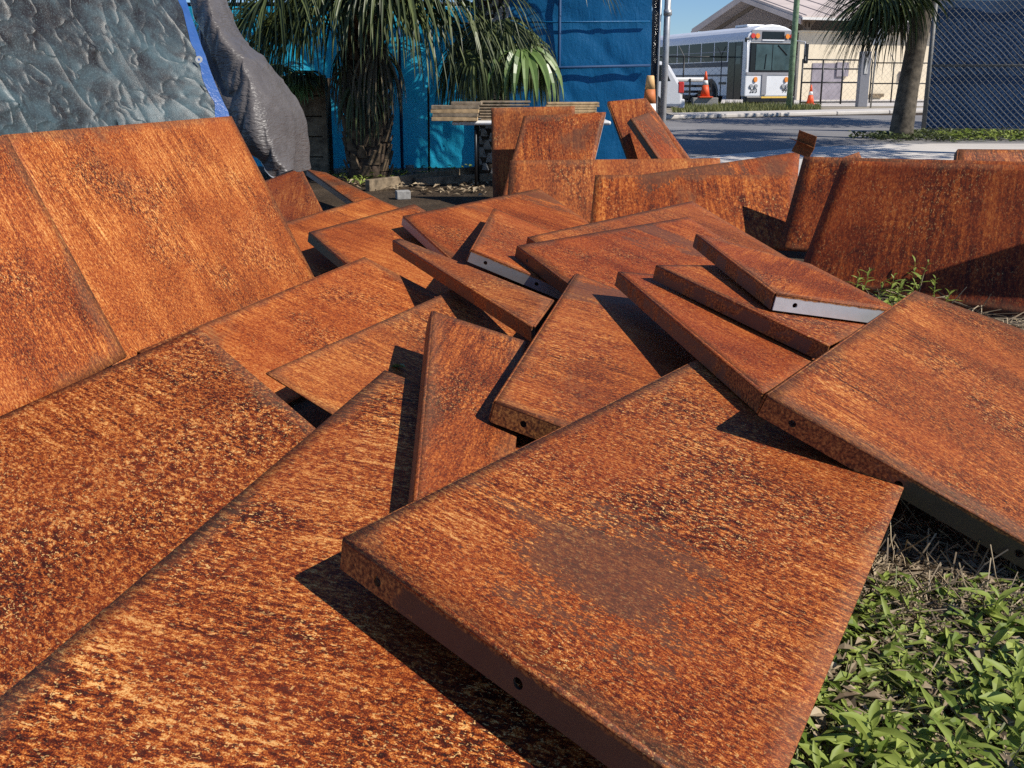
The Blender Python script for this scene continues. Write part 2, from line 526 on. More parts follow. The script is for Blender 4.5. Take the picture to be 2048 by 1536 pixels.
M['wood_old'] = simple('weathered_board', (0.25, 0.19, 0.125), 0.85, var=0.5, scale=18)
M['wood_dark'] = simple('old_edging_timber', (0.20, 0.15, 0.095), 0.9, var=0.6, scale=12, bump=0.3)
M['white_plastic'] = simple('white_plastic', (0.72, 0.70, 0.66), 0.45, var=0.06)
M['galv'] = simple('galvanised_pipe', (0.42, 0.42, 0.42), 0.42, 0.5, var=0.15, scale=20)
M['galv_dark'] = simple('dull_fence_pipe', (0.17, 0.17, 0.165), 0.6, 0.2, var=0.2, scale=20)
M['black'] = simple('black_paint', (0.012, 0.012, 0.013), 0.4, var=0.2)
M['blackwrap'] = cloth_mat('black_plastic_wrap', (0.004, 0.004, 0.005), (0.015, 0.015, 0.016), 30, 0.16, 0.8, wrinkle=1.0)
M['cone'] = simple('faded_orange_plastic', (0.62, 0.19, 0.055), 0.6, var=0.15)
M['cone_top'] = simple('sun_bleached_cone_plastic', (0.80, 0.47, 0.20), 0.6, var=0.1)
M['cone_new'] = simple('bright_orange_plastic', (0.78, 0.10, 0.025), 0.5, var=0.08)
M['bus_white'] = simple('white_coach_paint', (0.74, 0.75, 0.77), 0.28, 0, 0.5, var=0.05, scale=2)
M['bus_stripe'] = simple('navy_stripe_paint', (0.022, 0.026, 0.05), 0.35, var=0.1)
M['glass'] = simple('dark_tinted_glass', (0.010, 0.012, 0.015), 0.12, 0, 0.35, var=0.2)
M['glass_green'] = simple('green_tinted_windscreen', (0.040, 0.072, 0.080), 0.10, 0, 0.5, var=0.5, scale=1.3)
M['rubber'] = simple('tyre_rubber', (0.022, 0.021, 0.02), 0.85, var=0.3)
M['lamp_red'] = simple('red_lens', (0.62, 0.045, 0.035), 0.25, 0, 0.6, var=0.1)
M['lamp_amber'] = simple('amber_lens', (0.85, 0.28, 0.04), 0.25, 0, 0.6, var=0.1)
M['yellow'] = simple('yellow_reflective_tape', (0.80, 0.52, 0.10), 0.5, var=0.08)
M['greypaint'] = simple('grey_panel_paint', (0.27, 0.27, 0.29), 0.5, var=0.08)
M['cream'] = simple('cream_stucco', (0.72, 0.62, 0.46), 0.9, var=0.10, scale=1.2, bump=0.1)
M['roof'] = simple('pale_pink_metal_roof', (0.56, 0.47, 0.42), 0.6, var=0.12, scale=0.8)
M['soffit'] = simple('shaded_brown_soffit', (0.17, 0.135, 0.105), 0.8, var=0.1)  # brown with the shade under the pavilion roof put into its colour
M['shutter'] = simple('grey_roll_shutter', (0.28, 0.25, 0.28), 0.6, var=0.2, scale=2)
M['greenpole'] = simple('green_treated_pole', (0.17, 0.25, 0.145), 0.8, var=0.45, scale=7, bump=0.2)
M['car_white'] = simple('white_car_paint', (0.70, 0.70, 0.70), 0.2, 0, 0.6, var=0.03)
M['ink'] = simple('black_lettering', (0.02, 0.02, 0.02), 0.6, var=0.1)
M['stone'] = simple('grey_concrete_block', (0.30, 0.29, 0.27), 0.9, var=0.3, scale=30, bump=0.3)

# ------------------------------------------------------------------ ground, road, pavement
def sheet(name, pts, z, mat):
    vs = [(p[0], p[1], z) for p in pts]
    o = MB().add(vs, [tuple(range(len(vs)))]).build(name, mat)
    if o.data.polygons[0].normal.z < 0: o.data.flip_normals()
    return tag(o, kind='structure')


sheet('ground', [(-900, -300), (900, -300), (900, 1500), (-900, 1500)], 0.0, M['soil'])
sheet('road', [(-80, 24.0), (-80, 14.6), gnd(1300, 321)[:2], gnd(1620, 294)[:2], gnd(1800, 287)[:2], (60, 13.8), (60, 27.2), gnd(1700, 231)[:2], gnd(1320, 240)[:2]], 0.004, M['asphalt'])
sheet('pavement', [gnd(1230, 329)[:2], gnd(1620, 295)[:2], gnd(1800, 288)[:2], (60, 13.6), (60, 9.2), (1.9, 8.6)], 0.010, M['concrete'])
sheet('verge', [(-80, 25.4), gnd(1320, 233)[:2], gnd(1720, 225)[:2], (60, 29.0), (60, 37.0), (-80, 37.0)], 0.006, M['verge'])
sheet('yard', [(-80, 37.0), (60, 37.0), (120, 120), (-80, 120)], 0.008, M['concrete'])
# far kerb, a real step, cut into blocks
kr = empty('kerb'); tag(kr, kind='structure')
ka, kb = Vector(gnd(1300, 240)), Vector(gnd(1720, 229.5))
kd = (kb - ka).normalized()
kn = Vector((-kd.y, kd.x, 0))
kl = 2.4
for i in range(-5, 12):
    a = ka + kd * (i * kl)
    m = Matrix.Translation(a) @ Matrix.Rotation(math.atan2(kd.y, kd.x), 4, 'Z')
    MB().box(0.015, kl - 0.015, 0, 1.5, 0.002, 0.12, m).build('kerb_stone', M['concrete'], kr, bevel=0.03)

# ------------------------------------------------------------------ rusted steel panels
LAYOUT = {
    'Q6': [(0.818, 7.44, 0.844), (1.152, 7.44, 0.87), (1.747, 6.936, 0.012), (1.094, 6.964, 0.012)],
    'Q7': [(0.951, 6.88, 0.718), (1.177, 7.2, 0.767), (1.608, 6.595, 0.012), (1.412, 6.378, 0.012)],
    'Q4': [(-0.175, 7.2, 0.792), (0.525, 7.2, 0.808), (0.497, 6.947, 0.012), (-0.156, 6.952, 0.012)],
    'Q5': [(0.093, 6.96, 0.735), (0.759, 6.96, 0.767), (0.526, 6.362, 0.012), (-0.112, 6.386, 0.012)],
    'Q1': [(-0.015, 6.32, 0.434), (1.541, 6.32, 0.452), (1.51, 5.907, 0.012), (-0.048, 5.925, 0.012)],
    'Q3': [(0.88, 6.08, 0.348), (2.131, 6.32, 0.5), (1.906, 5.679, 0.012), (0.872, 5.643, 0.012)],
    'Q2': [(0.557, 5.697, 0.393), (1.873, 5.603, 0.403), (1.749, 5.066, 0.004), (0.471, 5.181, 0.012)],
    'Q9': [(3.169, 6.08, 0.54), (4.539, 6.08, 0.53), (4.176, 5.553, 0.012), (2.891, 5.543, 0.012)],
    'Q8a': [(1.79, 5.24, 0.555), (3.374, 4.4, 0.583), (3.186, 4.05, 0.104), (1.556, 4.88, 0.041)],
    'Q8b': [(1.67, 4.32, 0.613), (2.764, 3.6, 0.642), (2.57, 3.211, 0.008), (1.389, 4.048, 0.05)],
    'P20': [(-1.84, 7.6, 0.243), (-1.632, 7.456, 0.227), (-0.799, 6.01, 0.11), (-0.89, 5.667, 0.092)],
    'P19': [(-2.059, 6.929, 0.2), (-1.724, 6.955, 0.32), (-1.269, 5.708, 0.12), (-1.474, 5.559, 0.009)],
    'P18': [(-1.39, 4.87, 0.185), (-0.982, 5.948, 0.214), (-0.561, 5.748, 0.079), (-0.99, 4.267, 0.004)],
    'P14': [(-1.071, 4.421, 0.228), (-0.639, 5.497, 0.225), (0.122, 4.398, 0.006), (-0.483, 3.548, 0.056)],
    'P15': [(-0.614, 4.74, 0.264), (0.193, 6.041, 0.26), (0.624, 5.061, 0.067), (-0.149, 3.858, 0.075)],
    'P6': [(-1.651, 2.775, 0.834), (-1.412, 4.335, 0.835), (-0.941, 4.051, 0.016), (-1.232, 2.525, 0.106)],
    'P6L': [(-1.75, 2.071, 0.84), (-1.598, 2.713, 0.836), (-1.231, 2.601, 0.143), (-1.367, 1.945, 0.111)],
    'P7': [(-1.198, 2.603, 0.162), (-0.68, 3.815, 0.22), (-0.212, 3.525, 0.056), (-0.789, 2.313, 0.013)],
    'P8': [(-0.677, 2.227, 0.218), (-0.245, 3.406, 0.164), (0.125, 3.089, 0.026), (-0.422, 2.078, 0.128)],
    'P4': [(-1.422, 1.921, 0.129), (-0.966, 2.517, 0.262), (-0.371, 1.815, 0.158), (-0.857, 1.116, 0.004)],
    'P3': [(-0.357, 2.273, 0.21), (0.405, 1.686, 0.12), (0.061, 0.656, 0.135), (-0.717, 0.756, 0.217)],
    'P10': [(-0.569, 3.981, 0.266), (-0.535, 4.016, 0.267), (0.152, 2.983, 0.229), (0.072, 2.664, 0.219)],
    'P13': [(-0.174, 3.497, 0.317), (-0.107, 4.881, 0.288), (0.508, 4.817, 0.053), (0.261, 3.419, 0.151)],
    'P16': [(0.073, 3.94, 0.288), (1.07, 5.019, 0.31), (1.42, 4.098, 0.119), (0.368, 3.456, 0.172)],
    'P12': [(0.022, 3.611, 0.31), (0.967, 4.631, 0.275), (1.31, 3.761, 0.099), (0.46, 2.823, 0.128)],
    'P5': [(-0.257, 2.611, 0.292), (0.044, 2.58, 0.199), (-0.004, 1.538, 0.187), (-0.178, 1.373, 0.236)],
    'P9': [(-0.044, 1.877, 0.274), (0.256, 3.364, 0.244), (0.75, 3.024, 0.114), (0.306, 1.757, 0.185)],
    'P1': [(-0.275, 1.238, 0.291), (0.628, 2.458, 0.22), (1.053, 2.008, 0.164), (0.264, 0.758, 0.222)],
    'P11': [(0.388, 3.038, 0.323), (0.834, 3.241, 0.243), (1.038, 2.538, 0.199), (0.602, 1.925, 0.273)],
    'P22': [(0.514, 2.964, 0.363), (0.953, 3.329, 0.284), (1.222, 2.723, 0.228), (0.883, 2.262, 0.286)],
    'P17': [(0.739, 3.374, 0.405), (1.138, 3.176, 0.323), (1.242, 2.631, 0.287), (0.809, 2.539, 0.366)],
    'P2': [(0.558, 1.777, 0.328), (1.394, 2.863, 0.296), (2.226, 2.752, 0.004), (1.1, 1.447, 0.081)],
}
FLANGE = 0.055
BEND = 0.007


def panel(key, label, flanges=(), seed=0.0, patch=0.0, tone=0.0, grain=1.0, contrast=None, name='steel_tray', corners=None, spot=None, fspot=None, turn=0, hue=None):
    P = [Vector(p) for p in (corners or LAYOUT[key])]
    P = P[turn:] + P[:turn]          # which edge the rust runs away from
    ex = (P[1] - P[0]).normalized()
    n = (P[1] - P[0]).cross(P[3] - P[0]).normalized()
    if n.dot(Vector((0, 0, CAM_Z)) - P[0]) < 0 and abs(n.z) < 0.3 or (abs(n.z) >= 0.3 and n.z < 0): n = -n
    ey = n.cross(ex)
    mat = Matrix((ex, ey, n)).transposed().to_4x4()
    mat.translation = P[0]
    root = thing(name, label, 'steel panel', group='rusted steel panels strewn over the yard')
    root.matrix_world = mat
    inv = mat.inverted()
    q = [(inv @ p).to_2d() for p in P]
    ccw = sum(q[i].x * q[(i + 1) % 4].y - q[(i + 1) % 4].x * q[i].y for i in range(4)) > 0
    sg = 1 if ccw else -1
    fl = {f[0]: f for f in flanges}

    def outn(i):
        d = (q[(i + 1) % 4] - q[i]).normalized()
        return Vector((d.y, -d.x)) * sg
    # face corners, drawn back by the bend radius along flanged edges
    lines = []
    for i in range(4):
        d = (q[(i + 1) % 4] - q[i]).normalized()
        off = outn(i) * (-BEND if i in fl else 0.0)
        lines.append((q[i] + off, d))
    c = []
    for i in range(4):
        p1, d1 = lines[i - 1]
        p2, d2 = lines[i]
        den = d1.x * d2.y - d1.y * d2.x
        t = ((p2.x - p1.x) * d2.y - (p2.y - p1.y) * d2.x) / den
        c.append(p1 + d1 * t)
    N = 22
    mb = MB()
    edge = []
    rr = random.Random(int(seed * 1000) + 5)
    off3 = Vector((seed * 7.1, seed * 3.3, 0))
    for j in range(N + 1):
        for i in range(N + 1):
            a, b = i / N, j / N
            p = c[0].lerp(c[1], a).lerp(c[3].lerp(c[2], a), b)
            dist = min(abs((p - q[k]).dot(outn(k))) for k in range(4))
            w = min(1.0, dist / 0.12)
            z = mnoise.noise(Vector((p.x * 2.3, p.y * 2.3, 0)) + off3) * 0.0028 * w
            mb.v.append((p.x, p.y, z)); edge.append(dist)
    for j in range(N):
        for i in range(N):
            k = j * (N + 1) + i
            f = (k, k + 1, k + N + 2, k + N + 1)
            mb.f.append(f if ccw else f[::-1])
    # rolled bend down to each flange
    for e in fl:
        a, b = c[e], c[(e + 1) % 4]
        on = outn(e)
        base = len(mb.v)
        for s in range(5):
            th = s / 4 * math.pi / 2
            o2 = on * (BEND * math.sin(th)); dz = -BEND * (1 - math.cos(th))
            for p in (a, b):
                mb.v.append((p.x + o2.x, p.y + o2.y, dz)); edge.append(0.012 + 0.01 * (s < 2))
        for s in range(4):
            k = base + s * 2
            f = (k, k + 2, k + 3, k + 1)
            mb.f.append(f if ccw else f[::-1])
    o = mb.build('face_plate', M['rust'], root, smooth=True, solid=0.0045)
    at_ = o.data.attributes.new('edge_distance', 'FLOAT', 'POINT')
    at_.data.foreach_set('value', edge)
    o['seed'] = float(seed); o['patch'] = float(patch); o['tone'] = float(tone); o['grain'] = float(grain)
    dist_ = (sum(P, Vector()) / 4 - Vector((0, 0, CAM_Z))).length
    o['hue'] = float(rr.uniform(-.22, .30) if hue is None else hue)
    o['contrast'] = float(contrast if contrast is not None else ({'P1': 1.25, 'P3': 1.45, 'P4': 1.4, 'P6': 1.1, 'P6L': 1.15, 'P2': .95}.get(key, 0.72 + rr.uniform(-.15, .25))))
    n_ = mat.to_3x3() @ Vector((0, 0, 1))
    def local(u, v):
        d_ = at(u, v, 1.0) - Vector((0, 0, CAM_Z))
        return inv @ (Vector((0, 0, CAM_Z)) + d_ * ((P[0] - Vector((0, 0, CAM_Z))).dot(n_) / d_.dot(n_)))
    if spot:
        w_ = local(spot[0], spot[1]); o['spot'] = (w_.x, w_.y, float(spot[2]))
    else: o['spot'] = (50.0, 50.0, 0.01)
    # flanges, each its own sheet with punched holes
    for e, f in fl.items():
        mkey = f[1]
        holes = list(f[2]) if len(f) > 2 else []
        a, b = c[e], c[(e + 1) % 4]
        on = outn(e)
        d = (b - a).normalized()
        L = (b - a).length
        s0 = (a - q[e]).dot(d)
        top, bot = -BEND, -FLANGE
        H = top - bot
        mbf = MB()

        def V(s, z):
            p = a + d * s + on * BEND
            mbf.v.append((p.x, p.y, z)); return len(mbf.v) - 1
        hw = H * 0.5
        cur = [V(0, bot), V(0, top)]           # left side, bottom to top
        def fc(ids):
            mbf.f.append(tuple(ids) if ccw else tuple(ids[::-1]))
        for hs in sorted(h - s0 for h in holes):
            if hs < hw + 0.004 or hs > L - hw - 0.004: continue
            lv = [V(hs - hw, bot + H * k / 4) for k in range(5)]
            fc([cur[0]] + [lv[0]] + lv[1:] + list(reversed(cur[1:])))
            rv = [V(hs + hw, bot + H * k / 4) for k in range(5)]
            bt = [V(hs - hw + 2 * hw * k / 4, bot) for k in (1, 2, 3)]
            tp = [V(hs - hw + 2 * hw * k / 4, top) for k in (1, 2, 3)]
            ring = [lv[0]] + bt + rv + tp[::-1] + lv[:0:-1]
            rad = 0.0085
            zc = (top + bot) / 2
            circ = []
            for k in range(16):
                th = R(225) + 2 * math.pi * k / 16
                circ.append(V(hs + rad * math.cos(th), zc + rad * math.sin(th)))
            for k in range(16):
                fc([ring[k], ring[(k + 1) % 16], circ[(k + 1) % 16], circ[k]])
            cur = rv
        r0, r1 = V(L, bot), V(L, top)
        fc([cur[0], r0, r1] + list(reversed(cur[1:])))
        fo = mbf.build('flange', M[mkey], root, solid=0.0045)
        fo['seed'] = float(seed) + 0.37 * e; fo['patch'] = 0.0; fo['tone'] = 0.0; fo['grain'] = 1.0
        if fspot:
            w_ = local(fspot[0], fspot[1]); fo['spot'] = (w_.x, w_.y, float(fspot[2]))
        else: fo['spot'] = (50.0, 50.0, 0.01)
    return root


panel('P1', 'rusted panel beside the green weeds, brown bare-metal flange punched with two bolt holes',
      [(3, 'bare', (0.6286, 0.3401,)), (0, 'rustflange')], 1.0, 0.0, 0.0, spot=(1205, 1145, .11), hue=.18, fspot=(700, 1100, .13))
panel('P2', 'rusted panel with three bolt holes in its flange, its corner overhanging a neighbour',
      [(3, 'bare', (0.6013, 0.3637, 0.1224,)), (0, 'rustflange')], 2.3, 0.0, -0.01, fspot=(1560, 810, .30))
panel('P3', 'widest rusted steel panel, heavily streaked and partly covered by the panel beside the weeds', [(2, 'rustflange')], 3.1, -0.05, -0.01, .82, turn=3, hue=.12)
panel('P4', 'coarsely pitted rusted panel tucked under the widest one, touching the propped sheets', [(2, 'rustflange')], 4.2, -0.03, 0.0, .74)
panel('P5', 'narrow rusted steel panel with a long upright side flange throwing a straight shadow', [(3, 'rustflange')], 5.4, -0.01, -0.01)
panel('P6', 'large orange rusted steel panel propped against the silvery tarp below the blue hem', [], 6.7, -0.04, 0.06, 1.2)
panel('P6L', 'rusted panel propped beside the large orange one, away from the blue hem', [], 7.9, -0.02, 0.0, 1.1)
panel('P7', 'bright orange streaked steel panel lying along the foot of the propped sheets', [(0, 'rustflange')], 8.2, -0.05, 0.07, contrast=.9)
panel('P8', 'rusted panel with a small green leaf on it, dark gap under its edge', [], 9.6, -0.03, 0.04, contrast=.85)
panel('P9', 'purplish rusted steel panel with one bolt hole in its rusty end flange', [(3, 'rustflange', (0.2966,)), (0, 'rustflange')], 10.3, 0.0, -0.02, spot=(1205, 590, .16), fspot=(1020, 820, .4))
panel('P10', 'rusted steel panel tipped up so that its long plain brown flange faces out', [(3, 'rustflange'), (2, 'bare')], 11.8, -0.03, 0.0)
panel('P11', 'long wedge-like rusted panel running under the corner of the three-hole flange', [(3, 'rustflange')], 12.4, -0.03, -0.01)
panel('P12', 'broad rusted panel with a single bolt hole in its brown flange, amid tipped panels', [(3, 'bare', (0.8197,))], 13.7, 0.0, 0.0, spot=(1300, 462, .17))
panel('P13', 'rusted steel panel with a clean grey flange holding two bolt holes', [(3, 'grey', (0.3924, 0.1605,)), (0, 'rustflange')], 14.1, -0.02, 0.01)
panel('P14', 'bright orange rusted steel panel with a plain brown-grey flange, lying before the palm bed', [(3, 'bare')], 15.2, -0.05, 0.07)
panel('P15', 'rusted panel with a plain grey flange and a palm shadow painted on its corner', [(3, 'grey')], 16.9, 0.0, 0.0, spot=(1090, 395, .16))  # spot colours the corner like the tip of a palm's shadow
panel('P16', 'rusted panel lying just beneath the broad single-hole one, only its rim showing', [(3, 'rustflange')], 17.3, -0.02, 0.01)
panel('P17', 'rusted steel panel tilted up with a bright silver end flange and one bolt hole', [(3, 'rustflange'), (2, 'silver', (0.3708,))], 18.6, -0.05, 0.01)
panel('P18', 'rusted panel with a small drilled lip, between the propped sheet and palm bed', [(1, 'bare', (0.0897,))], 19.4, -0.04, 0.04)
panel('P19', 'small rusted steel panel sticking out from under the loose grey cloth', [], 20.8, 0.0, 0.01, 0.8)
panel('P20', 'narrow dark steel panel lying on edge beside the palm bed', [(3, 'grey', (0.8706,))], 21.5, 0.12, -0.05)
panel('P22', 'rusted panel tipped like a wedge between the silver-flanged one and the long wedge', [(3, 'rustflange')], 22.2, -0.03, -0.01)
panel('Q1', 'long rusted steel panel standing low across the back of the pile', [], 23.6, -0.04, 0.05, 0.42, .6)
panel('Q2', 'wide crackle-rusted steel panel propped at the back, with an angular shadow on its end', [], 24.1, 0.0, 0.01, 0.45, .6, spot=(1330, 352, .14))
panel('Q3', 'greyish rusted panel slanting up between the long low one and the crackle-rusted one', [], 25.9, 0.06, 0.0, 0.5, .6, spot=(1400, 335, .3))
panel('Q4', 'pale rusted steel panel standing upright beside the table of boards', [], 26.4, -0.02, 0.05, 0.4, .6)
panel('Q5', 'brown square steel panel leaning in front of the table of boards', [(1, 'silver')], 27.7, 0.03, -0.01, 0.5)
panel('Q6', 'rusted steel panel leaning beside the tall faded cone', [(3, 'bare'), (0, 'rustflange')], 28.2, -0.02, 0.03, 0.5)
panel('Q7', 'tipped pinkish rusted steel panel showing its hollow underside and one bolt hole', [(3, 'bare', (0.397,))], 29.3, 0.0, 0.0, 0.6, .6, spot=(1290, 235, .16))
panel('Q8a', 'dark rusted panel leaning behind the largest dark brown one, its side strip showing', [], 30.6, -0.04, -0.06, 0.5, .6)  # tone lowered partly to mimic dim grazing light
panel('Q8b', 'largest dark brown rusted panel leaning by the weeds, streaked with red', [], 31.1, -0.02, -0.09, 0.6, .6)  # reddish brown of its own, darkened further to mimic dim grazing light
panel('Q9', 'rusted steel panel lying behind the dark leaning pair with only its flange showing', [(3, 'rustflange'), (0, 'bare')], 32.8, 0.0, -0.03, 0.5)

# small offcut of folded steel and a sliver of panel behind the leaning pair
t = thing('steel_offcut', 'short folded offcut of grey-brown steel lying on top of the panels by the pavement', 'steel offcut')
pa, pb = at(1594, 282, 5.75), at(1640, 300, 5.55)
ax = (pb - pa).normalized(); side = ax.cross(Vector((0, 0, 1))).normalized(); upv = side.cross(ax)
def slab3(o0, u, v, w, lu, lv, lw):
    p = [o0 + u * (lu * i) + v * (lv * j) + w * (lw * k) for k in (0, 1) for j in (0, 1) for i in (0, 1)]
    return MB().add(p, [(0, 2, 3, 1), (4, 5, 7, 6), (0, 1, 5, 4), (1, 3, 7, 5), (3, 2, 6, 7), (2, 0, 4, 6)])
for nm, a_, mk in (('face_plate', 0.35, 'bare'), ('flange', -1.15, 'rustflange'), ('flange', 1.6, 'rustflange')):
    dv = (side * math.cos(a_) + upv * math.sin(a_))
    o = slab3(pa, ax, dv, ax.cross(dv), 0.17, 0.075, 0.004).build(nm, M[mk], t); o['seed'] = 3.3 + a_
o = panel(None, 'thin orange rusted steel panel peeking over the top edge of the dark leaning pair', [], 33.3, -0.05, 0.03, 0.5,
          corners=[at(1640, 330, 5.62), at(1718, 304, 5.66), at(1735, 345, 5.60), at(1655, 372, 5.55)])

# unseen upright panel, added to cast shade across the foot of the leaning pair
def on_face(key, u, v):
    Q = [Vector(p) for p in LAYOUT[key]]
    n_ = (Q[1] - Q[0]).cross(Q[3] - Q[0]).normalized()
    d_ = at(u, v, 1.0) - Vector((0, 0, CAM_Z))
    return Vector((0, 0, CAM_Z)) + d_ * ((Q[0] - Vector((0, 0, CAM_Z))).dot(n_) / d_.dot(n_))
ea = on_face('Q8b', 1745, 583) + to_sun * 1.15
eb = on_face('Q8b', 2048, 488) + to_sun * 1.15
eb = eb + (eb - ea) * .8
dn = Vector((0.22, -0.25, 0))
panel(None, 'unseen rusted steel panel added to shade the foot of the dark leaning pair', [], 34.4, 0.0, -0.02, 0.6,
      corners=[ea, eb, Vector((eb.x, eb.y, 0.01)) + dn, Vector((ea.x, ea.y, 0.01)) + dn])

# ------------------------------------------------------------------ draped sheets
def drape(name, rows, mat, parent=None, nu=40, nv=40, amp=0.04, freq=2.2, seed=0.0, stretch=(1, 1, 1), ua=0.0, ub=1.0, lift=0.0, crease=0.0, calm=None):
    """rows: list of rows of points; smooth grid through them with folds"""
    R_, C_ = len(rows), len(rows[0])

    def cr(pts, t):
        n = len(pts) - 1
        i = min(int(t * n), n - 1); f = t * n - i
        p0, p1, p2, p3 = pts[max(i - 1, 0)], pts[i], pts[i + 1], pts[min(i + 2, n)]
        return 0.5 * ((2 * p1) + (p2 - p0) * f + (2 * p0 - 5 * p1 + 4 * p2 - p3) * f * f + (3 * p1 - p0 - 3 * p2 + p3) * f ** 3)
    rows = [[Vector(p) for p in r] for r in rows]
    mb = MB()
    for j in range(nv + 1):
        b = j / nv
        for i in range(nu + 1):
            a = ua + (ub - ua) * i / nu
            p = cr([cr(r, a) for r in rows], b)
            q = Vector((p.x * stretch[0], p.y * stretch[1], p.z * stretch[2])) * freq + Vector((seed, seed * 2, 0))
            d = mnoise.noise(q) + 0.5 * mnoise.noise(q * 2.3) + 0.25 * mnoise.noise(q * 5.1)
            if crease:
                c1 = Vector((q.x * .9 + q.z * .8, q.y * .6, q.z * .5 - q.x * .4)) * .9
                c2 = Vector((q.x * 2.0 - q.z * .7, q.y, q.z * .8 + 5.0))
                d += crease * ((1 - abs(mnoise.noise(c1))) ** 9 + .6 * (1 - abs(mnoise.noise(c2))) ** 9)
            if calm: d *= max(.06, min(1.0, (1.0 - a) / calm))
            p = p + Vector((0.5 * d, d, 0.3 * d)) * amp + Vector((0, -lift, 0))
            mb.v.append(tuple(p))
    for j in range(nv):
        for i in range(nu):
            k = j * (nu + 1) + i
            mb.f.append((k, k + 1, k + nu + 2, k + nu + 1))
    return mb.build(name, mat, parent, smooth=True)


tp = thing('poly_tarp', 'wrinkled silvery green tarp with a bright blue hem, hung behind the propped panels', 'tarp')
L0 = [(-330, -120, 3.5), (-60, -100, 3.9), (180, -80, 4.5), (352, -60, 5.2)]
L1 = [(-330, 120, 3.25), (-60, 110, 3.7), (200, 105, 4.3), (405, 100, 4.85)]
L2 = [(-330, 330, 3.0), (-60, 300, 3.45), (215, 285, 4.1), (470, 262, 4.62)]
L3 = [(-330, 420, 2.95), (-60, 380, 3.42), (215, 350, 4.05), (485, 320, 4.55)]
TR_ = [[at(*p) for p in r] for r in (L0, L1, L2, L3)]
TA = dict(nv=110, amp=0.062, freq=1.9, seed=1.0, stretch=(0.8, 0.8, 1.5), crease=1.5, calm=.22)
drape('sheet', TR_, M['tarp_grey'], tp, nu=130, ub=0.945, **TA)
hem = drape('hem', TR_, M['hem'], tp, nu=8, ua=0.94, ub=1.0, lift=0.004, **TA)
g = at(398, 119, 4.72)
gm = MB()
for k in range(20):
    a0, a1 = 2 * math.pi * k / 20, 2 * math.pi * (k + 1) / 20
    for r0, r1, y0 in ((0.007, 0.019, 0.0),):
        gm.add([(math.cos(a) * r, y0, math.sin(a) * r) for a, r in ((a0, r0), (a1, r0), (a1, r1), (a0, r1))], [(0, 1, 2, 3)])
go = gm.build('grommet', M['white_plastic'], hem, solid=0.003); go.location = g

CR_ = [[at(u, v, y) for u, v, y in r] for r in (
    [(362, -40, 5.35), (400, -40, 5.25), (432, -40, 5.45)],
    [(390, 60, 5.15), (440, 60, 5.0), (474, 62, 5.35)],
    [(418, 140, 5.0), (490, 140, 4.85), (548, 148, 5.3)],
    [(440, 220, 4.85), (520, 225, 4.75), (608, 226, 5.25)],
    [(490, 300, 4.75), (545, 300, 4.72), (617, 280, 5.2)],
    [(542, 358, 4.72), (575, 345, 4.75), (612, 345, 5.15)])]
fc = thing('ground_cloth', 'loose grey woven cloth hanging in folds beside the blue tarp hem', 'cloth')
CA = dict(nv=90, amp=0.022, freq=3.4, seed=7.0, crease=1.1, stretch=(1.6, 1.0, .7))
drape('sheet', CR_, M['fabric'], fc, nu=60, **CA)
drape('hem', CR_, M['galv'], fc, nu=2, ua=-.004, ub=.035, lift=.006, **CA)

# ------------------------------------------------------------------ tarped fence behind the palms
FY = 9.75
tag(drape('screen_tarp', [[at(u, v, FY) for u, v in r] for r in ([(300, 14), (520, 12), (740, 12), (962, 14)], [(300, 120), (520, 120), (740, 125), (962, 120)], [(300, 230), (520, 235), (740, 230), (960, 232)], [(300, 330), (520, 335), (740, 338), (958, 338)])],
          M['tarp_cyan'], None, 90, 50, 0.040, 1.6, 2.0, (1, 1, 0.6), crease=1.2), 'thin bright cyan tarp hung on the fence behind the palm with the rough brown trunk', 'tarp')
tag(drape('screen_tarp', [[at(u, v, FY - 0.06) for u, v in r] for r in ([(955, -90), (1130, -90), (1303, -90)], [(955, 60), (1130, 60), (1303, 60)], [(952, 200), (1130, 205), (1302, 200)], [(950, 335), (1130, 338), (1300, 335)])],
          M['tarp_blue'], None, 50, 40, 0.022, 1.3, 9.0, crease=.8), 'deep blue tarp stretched on the fence beside the wrapped black post', 'tarp')
fr = thing('pipe_fence', 'dark pipe fence carrying the blue tarps', 'fence', at(700, 345, FY) * 1.0)
o0 = Vector(fr.location)
def fpipe(p, q, r, mat, nm):
    MB().tube([p - o0, q - o0], r, 10).build(nm, mat, fr, smooth=True)
yb = FY - 0.10
fpipe(at(280, 9, yb), at(965, 8, yb), 0.022, M['black'], 'rail')
fpipe(at(960, 45, yb), at(1300, 43, yb) , 0.010, M['tarp_blue'], 'rail')
fpipe(at(960, 139, yb - .02), at(1300, 131, yb - .02), 0.016, M['tarp_navy'], 'rail')
fpipe(at(870, 46, yb), at(965, 47, yb), 0.012, M['black'], 'rail')
for u in (470, 805, 1116):
    b = at(u, 340, yb); fpipe(Vector((b.x, yb, 0)), Vector((b.x, yb, 2.45)), 0.018, M['tarp_navy'], 'post')
for u in (858, 622):
    b = at(u, 330, yb - .03); fpipe(Vector((b.x, yb - .03, 0)), Vector((b.x + .01, yb - .03, 0.95)), 0.012, M['bark'], 'stake')
t = thing('wrapped_post', 'black plastic-wrapped fence post at the end of the blue tarp', 'post', Vector((at(1303, 300, FY).x, FY, 0)))
mb = MB(); rr = random.Random(5)
path = [(rr.uniform(-.006, .006), rr.uniform(-.006, .006), i * 0.06) for i in range(44)]
mb.tube(path, [0.05 + rr.uniform(-.009, .012) for _ in path], 12)
mb.build('plastic_wrap', M['blackwrap'], t, smooth=True)
t = thing('gate_post', 'bare galvanised gate post with a clamp ring next to the black wrapped post', 'post', Vector((at(1321, 300, FY).x, FY - .05, 0)))
